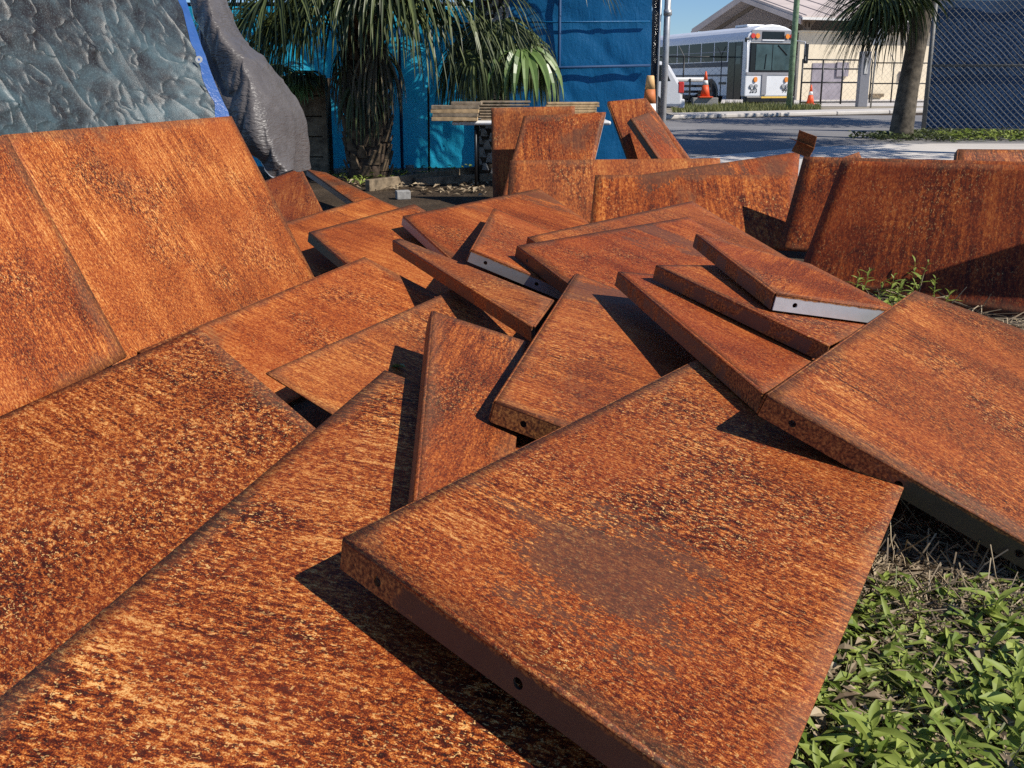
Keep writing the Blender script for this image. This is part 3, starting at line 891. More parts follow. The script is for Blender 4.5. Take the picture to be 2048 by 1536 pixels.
MB().tube([(0, 0, 0), (0.02, 0, 2.6)], 0.036, 14).build('pipe', M['galv'], t, smooth=True)
MB().tube([(-.075, 0, 0), (-.06, 0, 2.6)], 0.014, 10).build('side_pipe', M['galv'], t, smooth=True)
zc = at(1321, 26, FY).z
MB().tube([(0.017, 0, zc - .03), (0.017, 0, zc + .03)], 0.046, 14).build('clamp', M['galv'], t, smooth=True)

# tall faded cone
b = at(1296, 300, 8.4)
t = thing('tall_cone', 'tall sun-faded orange traffic cone standing behind the leaning panels', 'traffic cone', (b.x, 8.4, 0))
MB().box(-.19, .19, -.19, .19, 0.0, .04).build('base', M['black'], t, bevel=.01)
ztop = at(1296, 151, 8.4).z
MB().lathe([(.115, .04), (.095, .30), (.075, .62), (.070, .63)], 20).build('cone_body', M['cone'], t, smooth=True)
MB().lathe([(.070, .63), (.062, .80)], 20).build('white_band', M['white_plastic'], t, smooth=True)
MB().lathe([(.062, .80), (.050, ztop - .13)], 20).build('orange_band', M['cone'], t, smooth=True)
MB().lathe([(.050, ztop - .13), (.036, ztop - .006), (.028, ztop)], 20).build('bleached_top', M['cone_top'], t, smooth=True)

# ------------------------------------------------------------------ palms
def ribbon(mb, p, d, nrm, length, width, droop, segs=5, taper=0.75, twist=0.0):
    d = d.normalized()
    vs, fs = [], []
    n0 = None
    for s in range(segs + 1):
        f = s / segs
        w = width * (0.55 + 0.45 * math.sin(min(1, f * 3) * math.pi / 2)) * (1 - taper * max(0, f - 0.35) / 0.65)
        if s == segs: w *= 0.15
        side = d.cross(nrm)
        side = side.normalized() if side.length > 1e-4 else Vector((1, 0, 0))
        fold = nrm * (w * 0.22)
        vs += [p - side * w / 2 + fold, p, p + side * w / 2 + fold]
        p = p + d * (length / segs)
        d = (d + Vector((0, 0, -droop * (0.35 + f)))).normalized()
        nrm = (nrm - d * nrm.dot(d))
        nrm = nrm.normalized() if nrm.length > 1e-4 else Vector((0, 0, 1))
    for s in range(segs):
        k = s * 3
        fs += [(k, k + 1, k + 4, k + 3), (k + 1, k + 2, k + 5, k + 4)]
    mb.add(vs, fs)


def frond(o, az, el, pet, blade, n=34, spread=105, droop=0.34, width=0.028, rr=random, sag=0.25, wd=1.0):
    """costapalmate leaf: curved stalk, then ribbons fanning from its tip and hanging"""
    mb = MB()
    d = Vector((math.cos(az) * math.cos(el), math.sin(az) * math.cos(el), math.sin(el)))
    p = Vector(o)
    path = [p.copy()]
    for _ in range(7):
        p = p + d * (pet / 7)
        d = (d + Vector((0, 0, -sag / 7 * 2.0))).normalized()
        path.append(p.copy())
    mb.tube(path, [0.016 - 0.001 * i for i in range(8)], 5)
    side = d.cross(Vector((0, 0, 1))).normalized()
    nrm = side.cross(d).normalized()
    for k in range(n):
        a = R(-spread + 2 * spread * (k + .5) / n + rr.uniform(-3, 3))
        dd = d * math.cos(a) + side * math.sin(a)
        ln = blade * (0.62 + 0.38 * math.cos(a * 0.72)) * rr.uniform(.88, 1.08)
        st = p + d * (0.10 * max(0, math.cos(a)))
        ribbon(mb, st, dd + nrm * rr.uniform(-.05, .2), nrm, ln, width * rr.uniform(.8, 1.2), droop * rr.uniform(.75, 1.35), 6)
    return mb


def boots(mb, h0, h1, rad, n, rr, size=0.1, lean=0.9):
    for i in range(n):
        f = (i + .5) / n
        a = i * 2.39996
        z = h0 + (h1 - h0) * f
        rd = rad(z)
        c, s = math.cos(a), math.sin(a)
        L = size * rr.uniform(.7, 1.3); W = size * rr.uniform(.35, .55)
        base = Vector((c * rd * .92, s * rd * .92, z))
        out = Vector((c * .38, s * .38, lean)).normalized()
        tn = Vector((-s, c, 0)); th = Vector((c, s, -.3)).normalized() * size * .22
        tip = base + out * L
        vs = [base - tn * W, base + tn * W, base + tn * W + th, base - tn * W + th, tip - tn * W * .45, tip + tn * W * .45, tip + tn * W * .4 + th * .6, tip - tn * W * .4 + th * .6]
        mb.add(vs, [(0, 1, 5, 4), (1, 2, 6, 5), (2, 3, 7, 6), (3, 0, 4, 7), (4, 5, 6, 7)])


# palm with the rough brown trunk
rr = random.Random(21)
b = at(738, 352, 8.95)
t = thing('palm_tree', 'fan palm with a rough brown trunk and a skirt of drooping dark leaves', 'palm tree', (b.x, 8.95, 0))
rad1 = lambda z: 0.215 - 0.03 * math.sin(min(1, z / 1.9) * math.pi) if z < 0.3 else 0.195 + 0.03 * math.sin(z * 2.2)
MB().tube([(rr.uniform(-.015, .015), 0, z * .1) for z in range(0, 24)], [rad1(z * .1) for z in range(0, 24)], 16).build('trunk', M['bark'], t, smooth=True)
mb = MB(); boots(mb, 0.03, 1.75, rad1, 120, rr, 0.135); mb.build('leaf_bases', M['boot'], t)
o1 = Vector((0, 0, 2.12))
specs = []
for i in range(6):
    az = i * 2.39996 + .4
    specs.append((az, R(rr.uniform(-8, 38)), rr.uniform(.35, .75), rr.uniform(.75, 1.05), rr.uniform(.34, .5)))
# long skirts that hang to either side in front of the tarp
specs += [(R(200), R(5), .75, 1.05, .55), (R(186), R(20), 1.05, .9, .5), (R(222), R(10), .8, 1.15, .6), (R(-20), R(12), .75, 1.1, .42), (R(-8), R(25), .95, 1.15, .40), (R(-45), R(0), .45, 1.1, .5), (R(-75), R(10), .3, 1.15, .55), (R(-120), R(5), .35, 1.15, .55), (R(170), R(10), 1.15, .85, .3), (R(-60), R(20), .55, 1.2, .5), (R(-100), R(-5), .3, .95, .6),
          (R(205), R(-5), .62, 1.25, .7), (R(215), R(0), .5, 1.3, .7), (R(192), R(0), .7, 1.15, .6), (R(-30), R(-5), .5, 1.25, .6), (R(-150), R(-10), .4, 1.2, .7)]
for az, el, pet, bl, dr in specs:
    frond(o1 + Vector((math.cos(az) * .12, math.sin(az) * .12, rr.uniform(-.2, .1))), az, el, pet, bl, 38, 108, dr, .030, rr, .45).build('frond', M['palm'], t)

for i in range(5):
    az = R(-150 + i * 30)
    frond(Vector((math.cos(az) * .17, math.sin(az) * .17, rr.uniform(1.15, 1.75))), az, R(rr.uniform(-35, 5)), rr.uniform(.12, .3), rr.uniform(.55, .85), 20, 60, rr.uniform(.8, 1.2), .024, rr, 1.2).build('dry_frond' if i % 2 else 'frond', M['palm_dry'] if i % 2 else M['palm'], t)

# palm with the pale latticed trunk, beside the table
rr = random.Random(8)
b = at(985, 352, 9.15)
t = thing('palm_tree', 'fan palm with a pale cross-hatched trunk behind the table of boards', 'palm tree', (b.x, 9.15, 0))
rad2 = lambda z: 0.15
MB().tube([(0, 0, z * .15) for z in range(0, 17)], [0.155 - .001 * z for z in range(0, 17)], 16).build('trunk', M['bark'], t, smooth=True)
mb = MB(); boots(mb, 0.02, 2.0, rad2, 190, rr, 0.10, 1.0); mb.build('leaf_bases', M['boot_pale'], t)
o2 = Vector((0.05, -.1, 1.62))
for i in range(11):
    az = R(rr.uniform(-165, 20))
    frond(o2 + Vector((math.cos(az) * .14, math.sin(az) * .1, rr.uniform(-.2, .2))), az, R(rr.uniform(5, 35)), rr.uniform(.15, .42), rr.uniform(.55, .8), 28, 78, rr.uniform(.7, 1.1), .030, rr, .9).build('frond', M['palm'], t)
yh = at(1038, 78, 8.72) - Vector(t.location)
for az, el, bl, n_, sp_ in ((R(-75), R(30), .66, 8, 75), (R(-40), R(20), .62, 6, 60), (R(-110), R(10), .55, 5, 45)):
    frond(yh + Vector((0, .12, -.03)), az, el, .10, bl, n_, sp_, .62, .075, rr, .6).build('frond', M['palm_young'], t)
o3 = Vector((0.0, 0, 2.35))
for i in range(5):
    az = R(-110 + i * 32)
    frond(o3, az, R(rr.uniform(5, 45)), rr.uniform(.4, .7), rr.uniform(.7, .95), 34, 100, rr.uniform(.3, .5), .028, rr, .4).build('frond', M['palm'], t)

# palm by the road: bare grey leaning trunk, head above the picture, a leaf hanging low
rr = random.Random(4)
b = gnd(1800, 278)
t = thing('palm_tree', 'palm with a smooth grey leaning trunk standing by the road near the blue screen fence', 'palm tree', b)
tpth = [(0, 0, -.05), (0.01, 0, .15), (.06, 0, .9), (.16, 0, 1.9), (.26, 0, 2.9), (.34, 0, 3.7)]
MB().tube(tpth, [.25, .20, .175, .165, .165, .18], 18).build('trunk', M['greybark'], t, smooth=True)
o4 = Vector((.34, 0, 3.75))
for i in range(16):
    az = i * 2.39996
    frond(o4 + Vector((0, 0, rr.uniform(-.2, .2))), az, R(rr.uniform(0, 50)), rr.uniform(.6, 1.0), rr.uniform(.9, 1.2), 34, 105, rr.uniform(.3, .5), .035, rr, .4).build('frond', M['palm'], t)
for az, el, pet, bl, dr in ((R(170), R(-8), .9, 1.3, .3), (R(200), R(4), 1.1, 1.3, .3), (R(160), R(0), .7, 1.2, .3), (R(190), R(8), .75, 1.25, .26), (R(182), R(14), 1.0, 1.15, .24), (R(205), R(2), .85, 1.2, .3), (R(176), R(-2), .55, 1.2, .3), (R(196), R(-12), .6, 1.15, .28), (R(212), R(-20), .5, 1.1, .35), (R(186), R(-18), .8, 1.0, .3)):
    frond(o4 + Vector((-.15, -.15, -1.0)), az, el, pet, bl, 52, 112, dr, .036, rr, .35).build('frond', M['palm'], t)
for az, el, pet, bl, dr in ((R(188), R(0), 1.0, 1.2, .5), (R(200), R(-10), .7, 1.2, .6)):
    frond(o4 + Vector((-.15, -.12, -1.05)), az, el, pet, bl, 40, 80, dr, .032, rr, .6).build('dry_frond', M['palm_dry'], t)

# ------------------------------------------------------------------ table of boards and things around the palm bed
ty = 8.35
zt = at(930, 238, ty).z
tb = thing('folding_table', 'white plastic folding table loaded with stacked boards', 'table', (at(1055, 300, ty).x, ty, 0))
x0, x1 = at(908, 240, ty).x - tb.location.x, at(1215, 240, ty).x - tb.location.x
MB().box(x0, x1, -.32, .32, zt - .045, zt - .005).build('table_top', M['white_plastic'], tb, bevel=.018)
for sx in (x0 + .22, x1 - .22):
    for sy in (-.26, .26):
        MB().tube([(sx, sy, 0), (sx, sy, zt - .045)], .014, 8).build('leg', M['black'], tb, smooth=True)
def board(u0, u1, z, th, y0, y1, mat, label, group, rot=0.0):
    xa, xb = at(u0, 240, ty - .2).x, at(u1, 240, ty - .2).x
    cx, cy = (xa + xb) / 2, (y0 + y1) / 2
    o = MB().box(-(xb - xa) / 2, (xb - xa) / 2, -(y1 - y0) / 2, (y1 - y0) / 2, 0, th).build('lumber', M[mat], None, bevel=.003)
    o.location = (cx, cy, z); o.rotation_euler = (0, 0, rot)
    tag(o, label, 'board', group)
rr = random.Random(3)
z = zt - .003
for k in range(4):
    board(868 + rr.uniform(-3, 3), 958 + rr.uniform(-6, 2), z, .034, ty - .38, ty - .24, 'wood_old' if k % 2 else 'wood', 'short thick weathered board in the stack at the open end of the table', 'short thick boards stacked at the open end of the table', rr.uniform(-.03, .03)); z += .036
board(905, 965, z, .030, ty - .36, ty - .22, 'wood_old', 'odd weathered board lying on top of the short thick stack', None, -.05)
z = zt - .003
for k in range(7):
    board(958 + rr.uniform(-2, 4), 1058 + rr.uniform(-10, 4), z, .015, ty - .20, ty + .05, 'wood_old', 'thin grey-brown board in the slatted stack behind the upright panel', 'thin boards in the slatted stack on the table', rr.uniform(-.03, .03)); z += .027
    if k < 6:
        pass
z = zt - .003
for k in range(7):
    board(1092 + rr.uniform(-4, 4), 1196 + rr.uniform(-4, 5), z, .020, ty - .1, ty + .08, 'wood', 'fresh yellow pine board in the stack above the brown square panel', 'fresh pine boards on the table', rr.uniform(-.02, .02)); z += .024
# timber edging of the palm bed
for i, (u0, v0, u1, v1, yy) in enumerate(((735, 383, 962, 352, None), (830, 372, 985, 362, None))):
    a, b_ = Vector(gnd(u0, v0)), Vector(gnd(u1, v1))
    d = (b_ - a); L = d.length
    m = Matrix.Translation(a) @ Matrix.Rotation(math.atan2(d.y, d.x), 4, 'Z')
    o = MB().box(0, L, -.03, .03, 0, .11 - .03 * i, m).build('edging_timber', M['wood_dark'], None, bevel=.006)
    tag(o, ('long low timber edging the palm bed, dark with age', 'shorter sunlit timber lying before the palm bed edging')[i], 'timber')
bl = gnd(806, 398)
o = MB().box(-.06, .06, -.05, .05, 0, .075).build('paving_block', M['stone'], None, bevel=.006); o.location = bl; o.rotation_euler = (0, 0, .3)
tag(o, 'small grey concrete block on the dark ground before the palm bed', 'block')
p = at(820, 348, 9.3)
o = MB().lathe([(.04, 0), (.045, .01), (.047, .11), (.052, .115)], 14).build('plastic_pot', M['stone'], None, smooth=True); o.location = (p.x, 9.3, 0)
tag(o, 'small pale pot standing at the foot of the cyan tarp', 'pot')
# brown planter behind the cloth
p = at(590, 170, 9.2)
t = thing('wooden_planter', 'brown wooden planter box behind the loose grey cloth', 'planter', (p.x, 9.2, 0))
zz = at(590, 150, 9.2).z
for k in range(5):
    MB().box(-.28, .28, -.02, .02, zz * k / 5 + .006, zz * (k + 1) / 5 - .006).build('plank', M['wood_dark'], t, bevel=.004)
for sx in (-.3, .3):
    MB().box(sx - .025, sx + .025, -.03, .03, 0, zz).build('corner_post', M['wood_dark'], t, bevel=.004)
MB().box(-.3, .3, .03, .35, 0, zz - .03).build('soil_fill', M['soil'], t)
rr = random.Random(77)
t2 = thing('palmetto', 'low palmetto with broad leaves growing above the brown planter', 'plant', (p.x, 9.15, zz))
for k in range(7):
    frond((0, -.02, -.02), R(-170 + k * 26), R(rr.uniform(20, 60)), rr.uniform(.1, .25), rr.uniform(.25, .4), 26, 100, .45, .03, rr, .6).build('frond', M['palm_young'] if k % 3 == 1 else M['palm'], t2)

# ------------------------------------------------------------------ screened chain-link fence by the road
a = Vector(gnd(1846, 266)); e = Vector(gnd(2048, 268)); d = (e - a).normalized(); Lf = 5.2
t = thing('chain_link_fence', 'galvanised chain-link fence with a navy screen beside the leaning palm', 'fence', a, math.atan2(d.y, d.x))
Hf = 2.62
for s in (0.0, 2.6, 5.2):
    MB().tube([(s, 0, 0), (s, 0, Hf + .12)], .045, 12).build('post', M['galv_dark'], t, smooth=True)
for zz in (.08, 1.33, Hf - .03):
    MB().tube([(0, -.01, zz), (Lf, -.01, zz)], .024, 10).build('rail', M['galv_dark'], t, smooth=True)
MB().tube([(-.22, .1, 0), (-.1, .1, Hf)], .03, 8).build('brace', M['galv_dark'], t, smooth=True)
drp = MB()
for j in range(13):
    for i in range(27):
        x_, z_ = Lf * i / 26, .05 + (Hf - .1) * j / 12
        drp.v.append((x_, .07 + .03 * mnoise.noise(Vector((x_ * 1.3, z_ * 1.3, 3))), z_))
for j in range(12):
    for i in range(26):
        k = j * 27 + i; drp.f.append((k, k + 1, k + 28, k + 27))
drp.build('screen', M['tarp_navy'], t, smooth=True)
wm = MB()
st = .125
for sgn in (1, -1):
    k = -int(Hf / st) - 1
    while k * st < Lf + Hf:
        c0 = k * st
        # line x = c0 + s (sgn 1) or x = c0 + Hf - s
        pts = []
        for z_ in (0.08, Hf - .04):
            pts.append((c0 + z_ if sgn > 0 else c0 + Hf - z_, z_))
        (xa, za), (xb, zb) = pts
        if xb < xa: (xa, za), (xb, zb) = (xb, zb), (xa, za)
        if xb > 0 and xa < Lf:
            if xa < 0: za += (zb - za) * (0 - xa) / (xb - xa); xa = 0
            if xb > Lf: zb += (za - zb) * (xb - Lf) / (xb - xa); xb = Lf
            wm.tube([(xa, -.03 - .004 * sgn, za), (xb, -.03 - .004 * sgn, zb)], .0048, 4, False)
        k += 1
wm.build('wire_mesh', M['galv_dark'], t)

# ------------------------------------------------------------------ bus
t = thing('bus', 'white school-style bus with a navy side stripe, parked behind the black fence', 'bus', (10.81, 36.4, 0), math.atan2(-.943, .328))
W2, LB = 1.22, 10.6
prof = [(-W2, .42), (-W2, 2.75)]
for k in range(1, 12):
    a_ = math.pi * k / 12
    prof.append((-W2 * math.cos(a_), 2.75 + .60 * math.sin(a_)))
prof += [(W2, 2.75), (W2, .42)]
MB().prism(prof, -LB, 0.0).build('body', M['bus_white'], t, bevel=.05)
for i, (xa, xb) in enumerate([(-1.32, -.30)] + [(-1.42 - 1.06 * k - .97, -1.42 - 1.06 * k) for k in range(8)]):
    if i == 0: continue
    w = MB().box(xa, xb, -W2 - .015, -W2 + .05, 1.90, 2.70).build('side_window', M['glass'], t)
    MB().box(xa, xb, -W2 - .022, -W2 - .012, 2.28, 2.31).build('sash_bar', M['greypaint'], w)
    MB().box(xa, xb, W2 - .05, W2 + .015, 1.90, 2.70).build('side_window', M['glass'], t)
d_ = MB().box(-1.30, -.28, -W2 - .02, -W2 + .05, .30, 2.66).build('door', M['glass'], t)
MB().box(-.80, -.77, -W2 - .03, -W2 - .018, .32, 2.64).build('door_post', M['black'], d_)
MB().box(-.72, -.36, -W2 - .028, -W2 - .018, 1.75, 2.5).build('door_glass', M['glass_green'], d_)
MB().box(-LB, -1.34, -W2 - .012, -W2 + .05, 1.66, 1.86).build('stripe', M['bus_stripe'], t)
MB().box(-LB, -1.34, -W2 - .012, -W2 + .05, 1.26, 1.34).build('rub_rail', M['bus_stripe'], t)
MB().box(-1.95, -1.40, -W2 - .02, -W2 + .05, .92, 1.02).build('vent_slot', M['black'], t)
def disc(mb, r, y0, y1, n=20, r2=None):
    mb.add([(r * math.cos(2 * math.pi * k / n), y0, r * math.sin(2 * math.pi * k / n)) for k in range(n)] + [((r2 or r) * math.cos(2 * math.pi * k / n), y1, (r2 or r) * math.sin(2 * math.pi * k / n)) for k in range(n)],
           [(k, (k + 1) % n, n + (k + 1) % n, n + k) for k in range(n)] + [tuple(range(n - 1, -1, -1)), tuple(range(n, 2 * n))])
    return mb
def wheel(parent, x, y, r, w, sgn, rimmat):
    tyre = disc(MB(), r, -w / 2, w / 2, 24).build('wheel', M['rubber'], parent, smooth=False, bevel=.03)
    tyre.location = (x, y, r)
    o = disc(MB(), r * .62, sgn * (w / 2 - .02), sgn * (w / 2 + .012), 20).build('rim', rimmat, tyre)
    disc(MB(), r * .22, sgn * (w / 2), sgn * (w / 2 + .05), 12).build('hub', M['galv_dark'], tyre)
for x_ in (-2.65, -8.3):
    for sg_ in (-1, 1):
        ar = MB(); disc(ar, .66, sg_ * (W2 + .012), sg_ * (W2 - .25), 24)
        o = ar.build('wheel_arch', M['black'], t); o.location = (x_, 0, .50)
        wheel(t, x_, sg_ * (W2 - .10), .50, .30, sg_, M['greypaint'])
# front
fr_ = MB().box(-.04, .045, -W2 + .16, W2 - .12, 1.42, 2.62).build('windscreen_frame', M['black'], t, bevel=.02)
for ya, yb_ in ((-W2 + .42, -.02), (.02, W2 - .2)):
    MB().box(0, .06, ya, yb_, 1.50, 2.54).build('windscreen', M['glass_green'], fr_)
MB().box(0, .055, -W2 + .18, -W2 + .38, 1.46, 2.56).build('corner_glass', M['glass'], fr_)
MB().tube([(.075, .25, 2.52), (.075, .72, 2.12)], .02, 6).build('wiper', M['black'], fr_)
MB().tube([(.075, -.35, 1.55), (.075, -.30, 2.15)], .016, 6).build('wiper', M['black'], fr_)
MB().box(-.02, .02, -W2 + .2, W2 - .2, 2.66, 3.12).build('header_panel', M['greypaint'], t)
MB().box(0, .045, -.52, .55, 2.76, 3.06).build('destination_sign', M['glass'], t)
MB().box(0, .05, -.52, .55, 2.69, 2.74).build('sign_trim', M['bus_white'], t)
for y_, mk in ((-.98, 'lamp_red'), (-.76, 'lamp_amber'), (.70, 'lamp_amber'), (.92, 'lamp_red')):
    lo = disc(MB(), .10, 0, .05, 16).build('warning_lamp', M[mk], t); lo.location = (.02, y_, 2.88); lo.rotation_euler = (0, 0, R(-90))
MB().box(-.02, .03, -W2 + .03, W2 - .03, 1.31, 1.42).build('cowl', M['greypaint'], t)
MB().box(0, .04, -.42, -.19, .50, 1.33).build('centre_strip', M['greypaint'], t)
for y_, in ((-.74,), (.78,)):
    lo = disc(MB(), .085, 0, .05, 16).build('turn_lamp', M['lamp_amber'], t); lo.location = (.01, y_, 1.12); lo.rotation_euler = (0, 0, R(-90)); lo.scale = (1, 1, 1.3)
for y_ in (-.95, -.72, .62, .82):
    lo = disc(MB(), .075, 0, .05, 16).build('headlamp', M['galv'], t); lo.location = (.01, y_ + .02, .86); lo.rotation_euler = (0, 0, R(-90))
def lettering(txt, size, parent, loc, rot, mat, name='lettering'):
    cu = bpy.data.curves.new(name, 'FONT'); cu.body = txt; cu.size = size; cu.align_x = 'CENTER'; cu.extrude = .003
    tmp = bpy.data.objects.new(name, cu); COL.objects.link(tmp)
    dg = bpy.context.evaluated_depsgraph_get()
    me = bpy.data.meshes.new_from_object(tmp.evaluated_get(dg))
    bpy.data.objects.remove(tmp)
    o = bpy.data.objects.new(name, me); COL.objects.link(o); me.materials.clear(); me.materials.append(mat)
    o.parent = parent; o.location = loc; o.rotation_euler = rot
    return o
lettering('203', .26, t, (.014, -.80, .58), (R(90), 0, R(90)), M['ink'])
lettering('99', .26, t, (.014, .74, .58), (R(90), 0, R(90)), M['ink'])
MB().box(-.15, .12, -W2 + .02, W2 - .02, .16, .44).build('bumper', M['black'], t, bevel=.05)
MB().box(.10, .128, -W2 + .75, W2 - .2, .36, .43).build('reflective_strip', M['yellow'], t)
for sg_ in (-1, 1):
    MB().tube([(.02, sg_ * (W2 - .05), 2.72), (.30, sg_ * (W2 + .18), 2.66), (.34, sg_ * (W2 + .22), 1.55 if sg_ < 0 else 1.9)], .025, 8).build('mirror_arm', M['bus_white'], t, smooth=True)
MB().box(.24, .36, W2 + .18, W2 + .36, 1.78, 2.62).build('mirror', M['black'], t, bevel=.04)
MB().box(.1, .2, -W2 - .2, -W2 - .02, 2.62, 2.80).build('mirror', M['black'], t, bevel=.03)
MB().box(-2.1, -1.2, -.45, .45, 3.32, 3.42).build('roof_hatch', M['bus_white'], t, bevel=.03)

# ------------------------------------------------------------------ pavilion behind the bus
N_, Fc = Vector((16.6, 50, 4.7)), Vector((13.3, 61, 4.7))
gd = (Fc - N_); GW = gd.length; gd.normalize()
ld = Vector((-gd.y, gd.x, 0)); ld = ld if ld.x > 0 else -ld
t = thing('pavilion', 'cream-walled open pavilion with a pale gabled roof beyond the bus', 'building', (N_.x, N_.y, 0), math.atan2(ld.y, ld.x))
# local: x along the ridge (away from the gable), y across (towards the far eave)
LBd = 30.0; ZE, ZR = 4.7, 6.25; OV = .6
mb = MB(); th = .16
mb.add([(-OV, -OV, ZE - .2), (LBd, -OV, ZE - .2), (LBd, GW / 2, ZR), (-OV, GW / 2, ZR), (-OV, -OV, ZE - .2 + th), (LBd, -OV, ZE - .2 + th), (LBd, GW / 2, ZR + th), (-OV, GW / 2, ZR + th)],
       [(0, 3, 2, 1), (4, 5, 6, 7), (0, 1, 5, 4), (2, 3, 7, 6), (0, 4, 7, 3), (1, 2, 6, 5)])
rf = mb.build('roof_slope', M['roof'], t)
mb = MB()
mb.add([(-OV, GW + OV, ZE - .2), (LBd, GW + OV, ZE - .2), (LBd, GW / 2, ZR - .003), (-OV, GW / 2, ZR - .003), (-OV, GW + OV, ZE - .2 + th), (LBd, GW + OV, ZE - .2 + th), (LBd, GW / 2, ZR + th - .003), (-OV, GW / 2, ZR + th - .003)],
       [(1, 2, 3, 0), (7, 6, 5, 4), (4, 5, 1, 0), (6, 7, 3, 2), (3, 7, 4, 0), (5, 6, 2, 1)])
mb.build('roof_slope', M['roof'], t)
for k in range(18):
    x_ = -.3 + k * 1.7
    MB().add([(x_, -OV, ZE - .2 + th), (x_ + .06, -OV, ZE - .2 + th), (x_ + .06, GW / 2, ZR + th), (x_, GW / 2, ZR + th), (x_, -OV, ZE - .2 + th + .05), (x_ + .06, -OV, ZE - .2 + th + .05), (x_ + .06, GW / 2, ZR + th + .05), (x_, GW / 2, ZR + th + .05)],
             [(4, 5, 6, 7), (0, 1, 5, 4), (1, 2, 6, 5), (3, 0, 4, 7)]).build('roof_seam', M['roof'], rf)
# gable truss and soffit
for s_ in (0, 1):
    y0_, y1_ = (-OV, GW / 2) if s_ == 0 else (GW + OV, GW / 2)
    MB().add([(-OV - .06, y0_, ZE - .50), (-OV - .06, y1_, ZR - .28), (-OV - .06, y1_, ZR - .01), (-OV - .06, y0_, ZE - .2), (-OV + .04, y0_, ZE - .50), (-OV + .04, y1_, ZR - .28), (-OV + .04, y1_, ZR - .01), (-OV + .04, y0_, ZE - .2)],
             [(0, 1, 2, 3), (7, 6, 5, 4), (0, 4, 5, 1), (3, 2, 6, 7)]).build('barge_board', M['roof'], t)
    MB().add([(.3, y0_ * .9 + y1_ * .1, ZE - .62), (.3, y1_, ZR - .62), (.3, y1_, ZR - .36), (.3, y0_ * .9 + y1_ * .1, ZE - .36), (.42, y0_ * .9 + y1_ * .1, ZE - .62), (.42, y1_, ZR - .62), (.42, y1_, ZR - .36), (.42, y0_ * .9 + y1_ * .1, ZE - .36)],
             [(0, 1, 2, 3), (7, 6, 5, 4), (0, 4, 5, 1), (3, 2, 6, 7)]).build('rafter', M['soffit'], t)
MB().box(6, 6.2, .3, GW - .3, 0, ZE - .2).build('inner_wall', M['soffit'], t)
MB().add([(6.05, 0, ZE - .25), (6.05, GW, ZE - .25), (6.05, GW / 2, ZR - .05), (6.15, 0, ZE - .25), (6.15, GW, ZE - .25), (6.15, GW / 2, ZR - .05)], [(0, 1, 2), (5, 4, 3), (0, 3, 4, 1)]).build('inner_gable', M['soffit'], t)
wl = MB().box(0, LBd, .25, .45, 0, 3.82).build('wall', M['cream'], t)
MB().box(-.02, LBd, .18, .50, 3.82, 3.92).build('wall_cap', M['cream'], t)
MB().box(LBd * .995, LBd, .45, GW, 0, 3.82).build('wall', M['cream'], t)
for k in range(7):
    x_ = .3 + k * 4.6
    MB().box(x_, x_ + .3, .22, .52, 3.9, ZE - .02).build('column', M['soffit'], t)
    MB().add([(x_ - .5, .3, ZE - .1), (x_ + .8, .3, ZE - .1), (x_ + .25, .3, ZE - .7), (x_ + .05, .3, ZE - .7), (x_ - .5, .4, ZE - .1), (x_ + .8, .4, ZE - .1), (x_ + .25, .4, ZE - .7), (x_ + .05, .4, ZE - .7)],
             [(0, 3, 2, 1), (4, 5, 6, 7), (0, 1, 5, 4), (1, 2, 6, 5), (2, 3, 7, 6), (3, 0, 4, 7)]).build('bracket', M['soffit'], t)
MB().box(.9, 3.0, .20, .26, 0, 2.1).build('roll_shutter', M['shutter'], t)
MB().box(2.5, 3.3, .10, .25, 1.35, 2.15).build('meter_box', M['shutter'], t)
MB().box(7.0, 7.5, .12, .25, 1.05, 1.65).build('meter_box', M['shutter'], t)
MB().box(5.0, 5.9, .05, .25, .15, .35).build('pipe_housing', M['wood_dark'], t)
MB().box(-OV, LBd, -OV - .08, -OV, ZE - .26, ZE - .12).build('gutter', M['white_plastic'], t)

# ------------------------------------------------------------------ black yard fence with sliding gate
def yfence(name, label, A, Bp, posts, H, midrails, rr_=.035, kind='fence', barb=False):
    A, Bp = Vector(A), Vector(Bp)
    d = Bp - A; L = d.length
    t = thing(name, label, kind, A, math.atan2(d.y, d.x))
    for i in range(posts):
        s = L * i / (posts - 1)
        MB().tube([(s, 0, 0), (s, 0, H)], rr_ * 1.15, 8).build('post', M['black'], t, smooth=True)
        if barb: MB().tube([(s, 0, H), (s - .25, 0, H + .42)], rr_ * .6, 6).build('barb_arm', M['galv_dark'], t)
    for z_ in midrails:
        MB().tube([(0, 0, z_), (L, 0, z_)], rr_, 8).build('rail', M['black'], t, smooth=True)
    wm = MB(); k = 0
    while k * .3 < L + H:
        for sg_ in (1, -1):
            xa, xb = (k * .3 - H, k * .3) if sg_ > 0 else (k * .3, k * .3 - H)
            za, zb = 0.05, H
            pa, pb = [xa, za], [xb, zb]
            for P_, Q_ in ((pa, pb), (pb, pa)):
                if P_[0] < 0: P_[1] += (Q_[1] - P_[1]) * (0 - P_[0]) / (Q_[0] - P_[0]); P_[0] = 0
                if P_[0] > L: P_[1] += (Q_[1] - P_[1]) * (L - P_[0]) / (Q_[0] - P_[0]); P_[0] = L
            if abs(pa[0] - pb[0]) > .01: wm.tube([(pa[0], .02, pa[1]), (pb[0], .02, pb[1])], .0035, 3, False)
        k += 1
    wm.build('wire_mesh', M['galv_dark'], t)
    return t
yfence('yard_fence', 'low black wire fence running in front of the parked bus', gnd(1210, 213), gnd(1586, 211), 6, 2.1, (.08, 2.08), .03, barb=True)
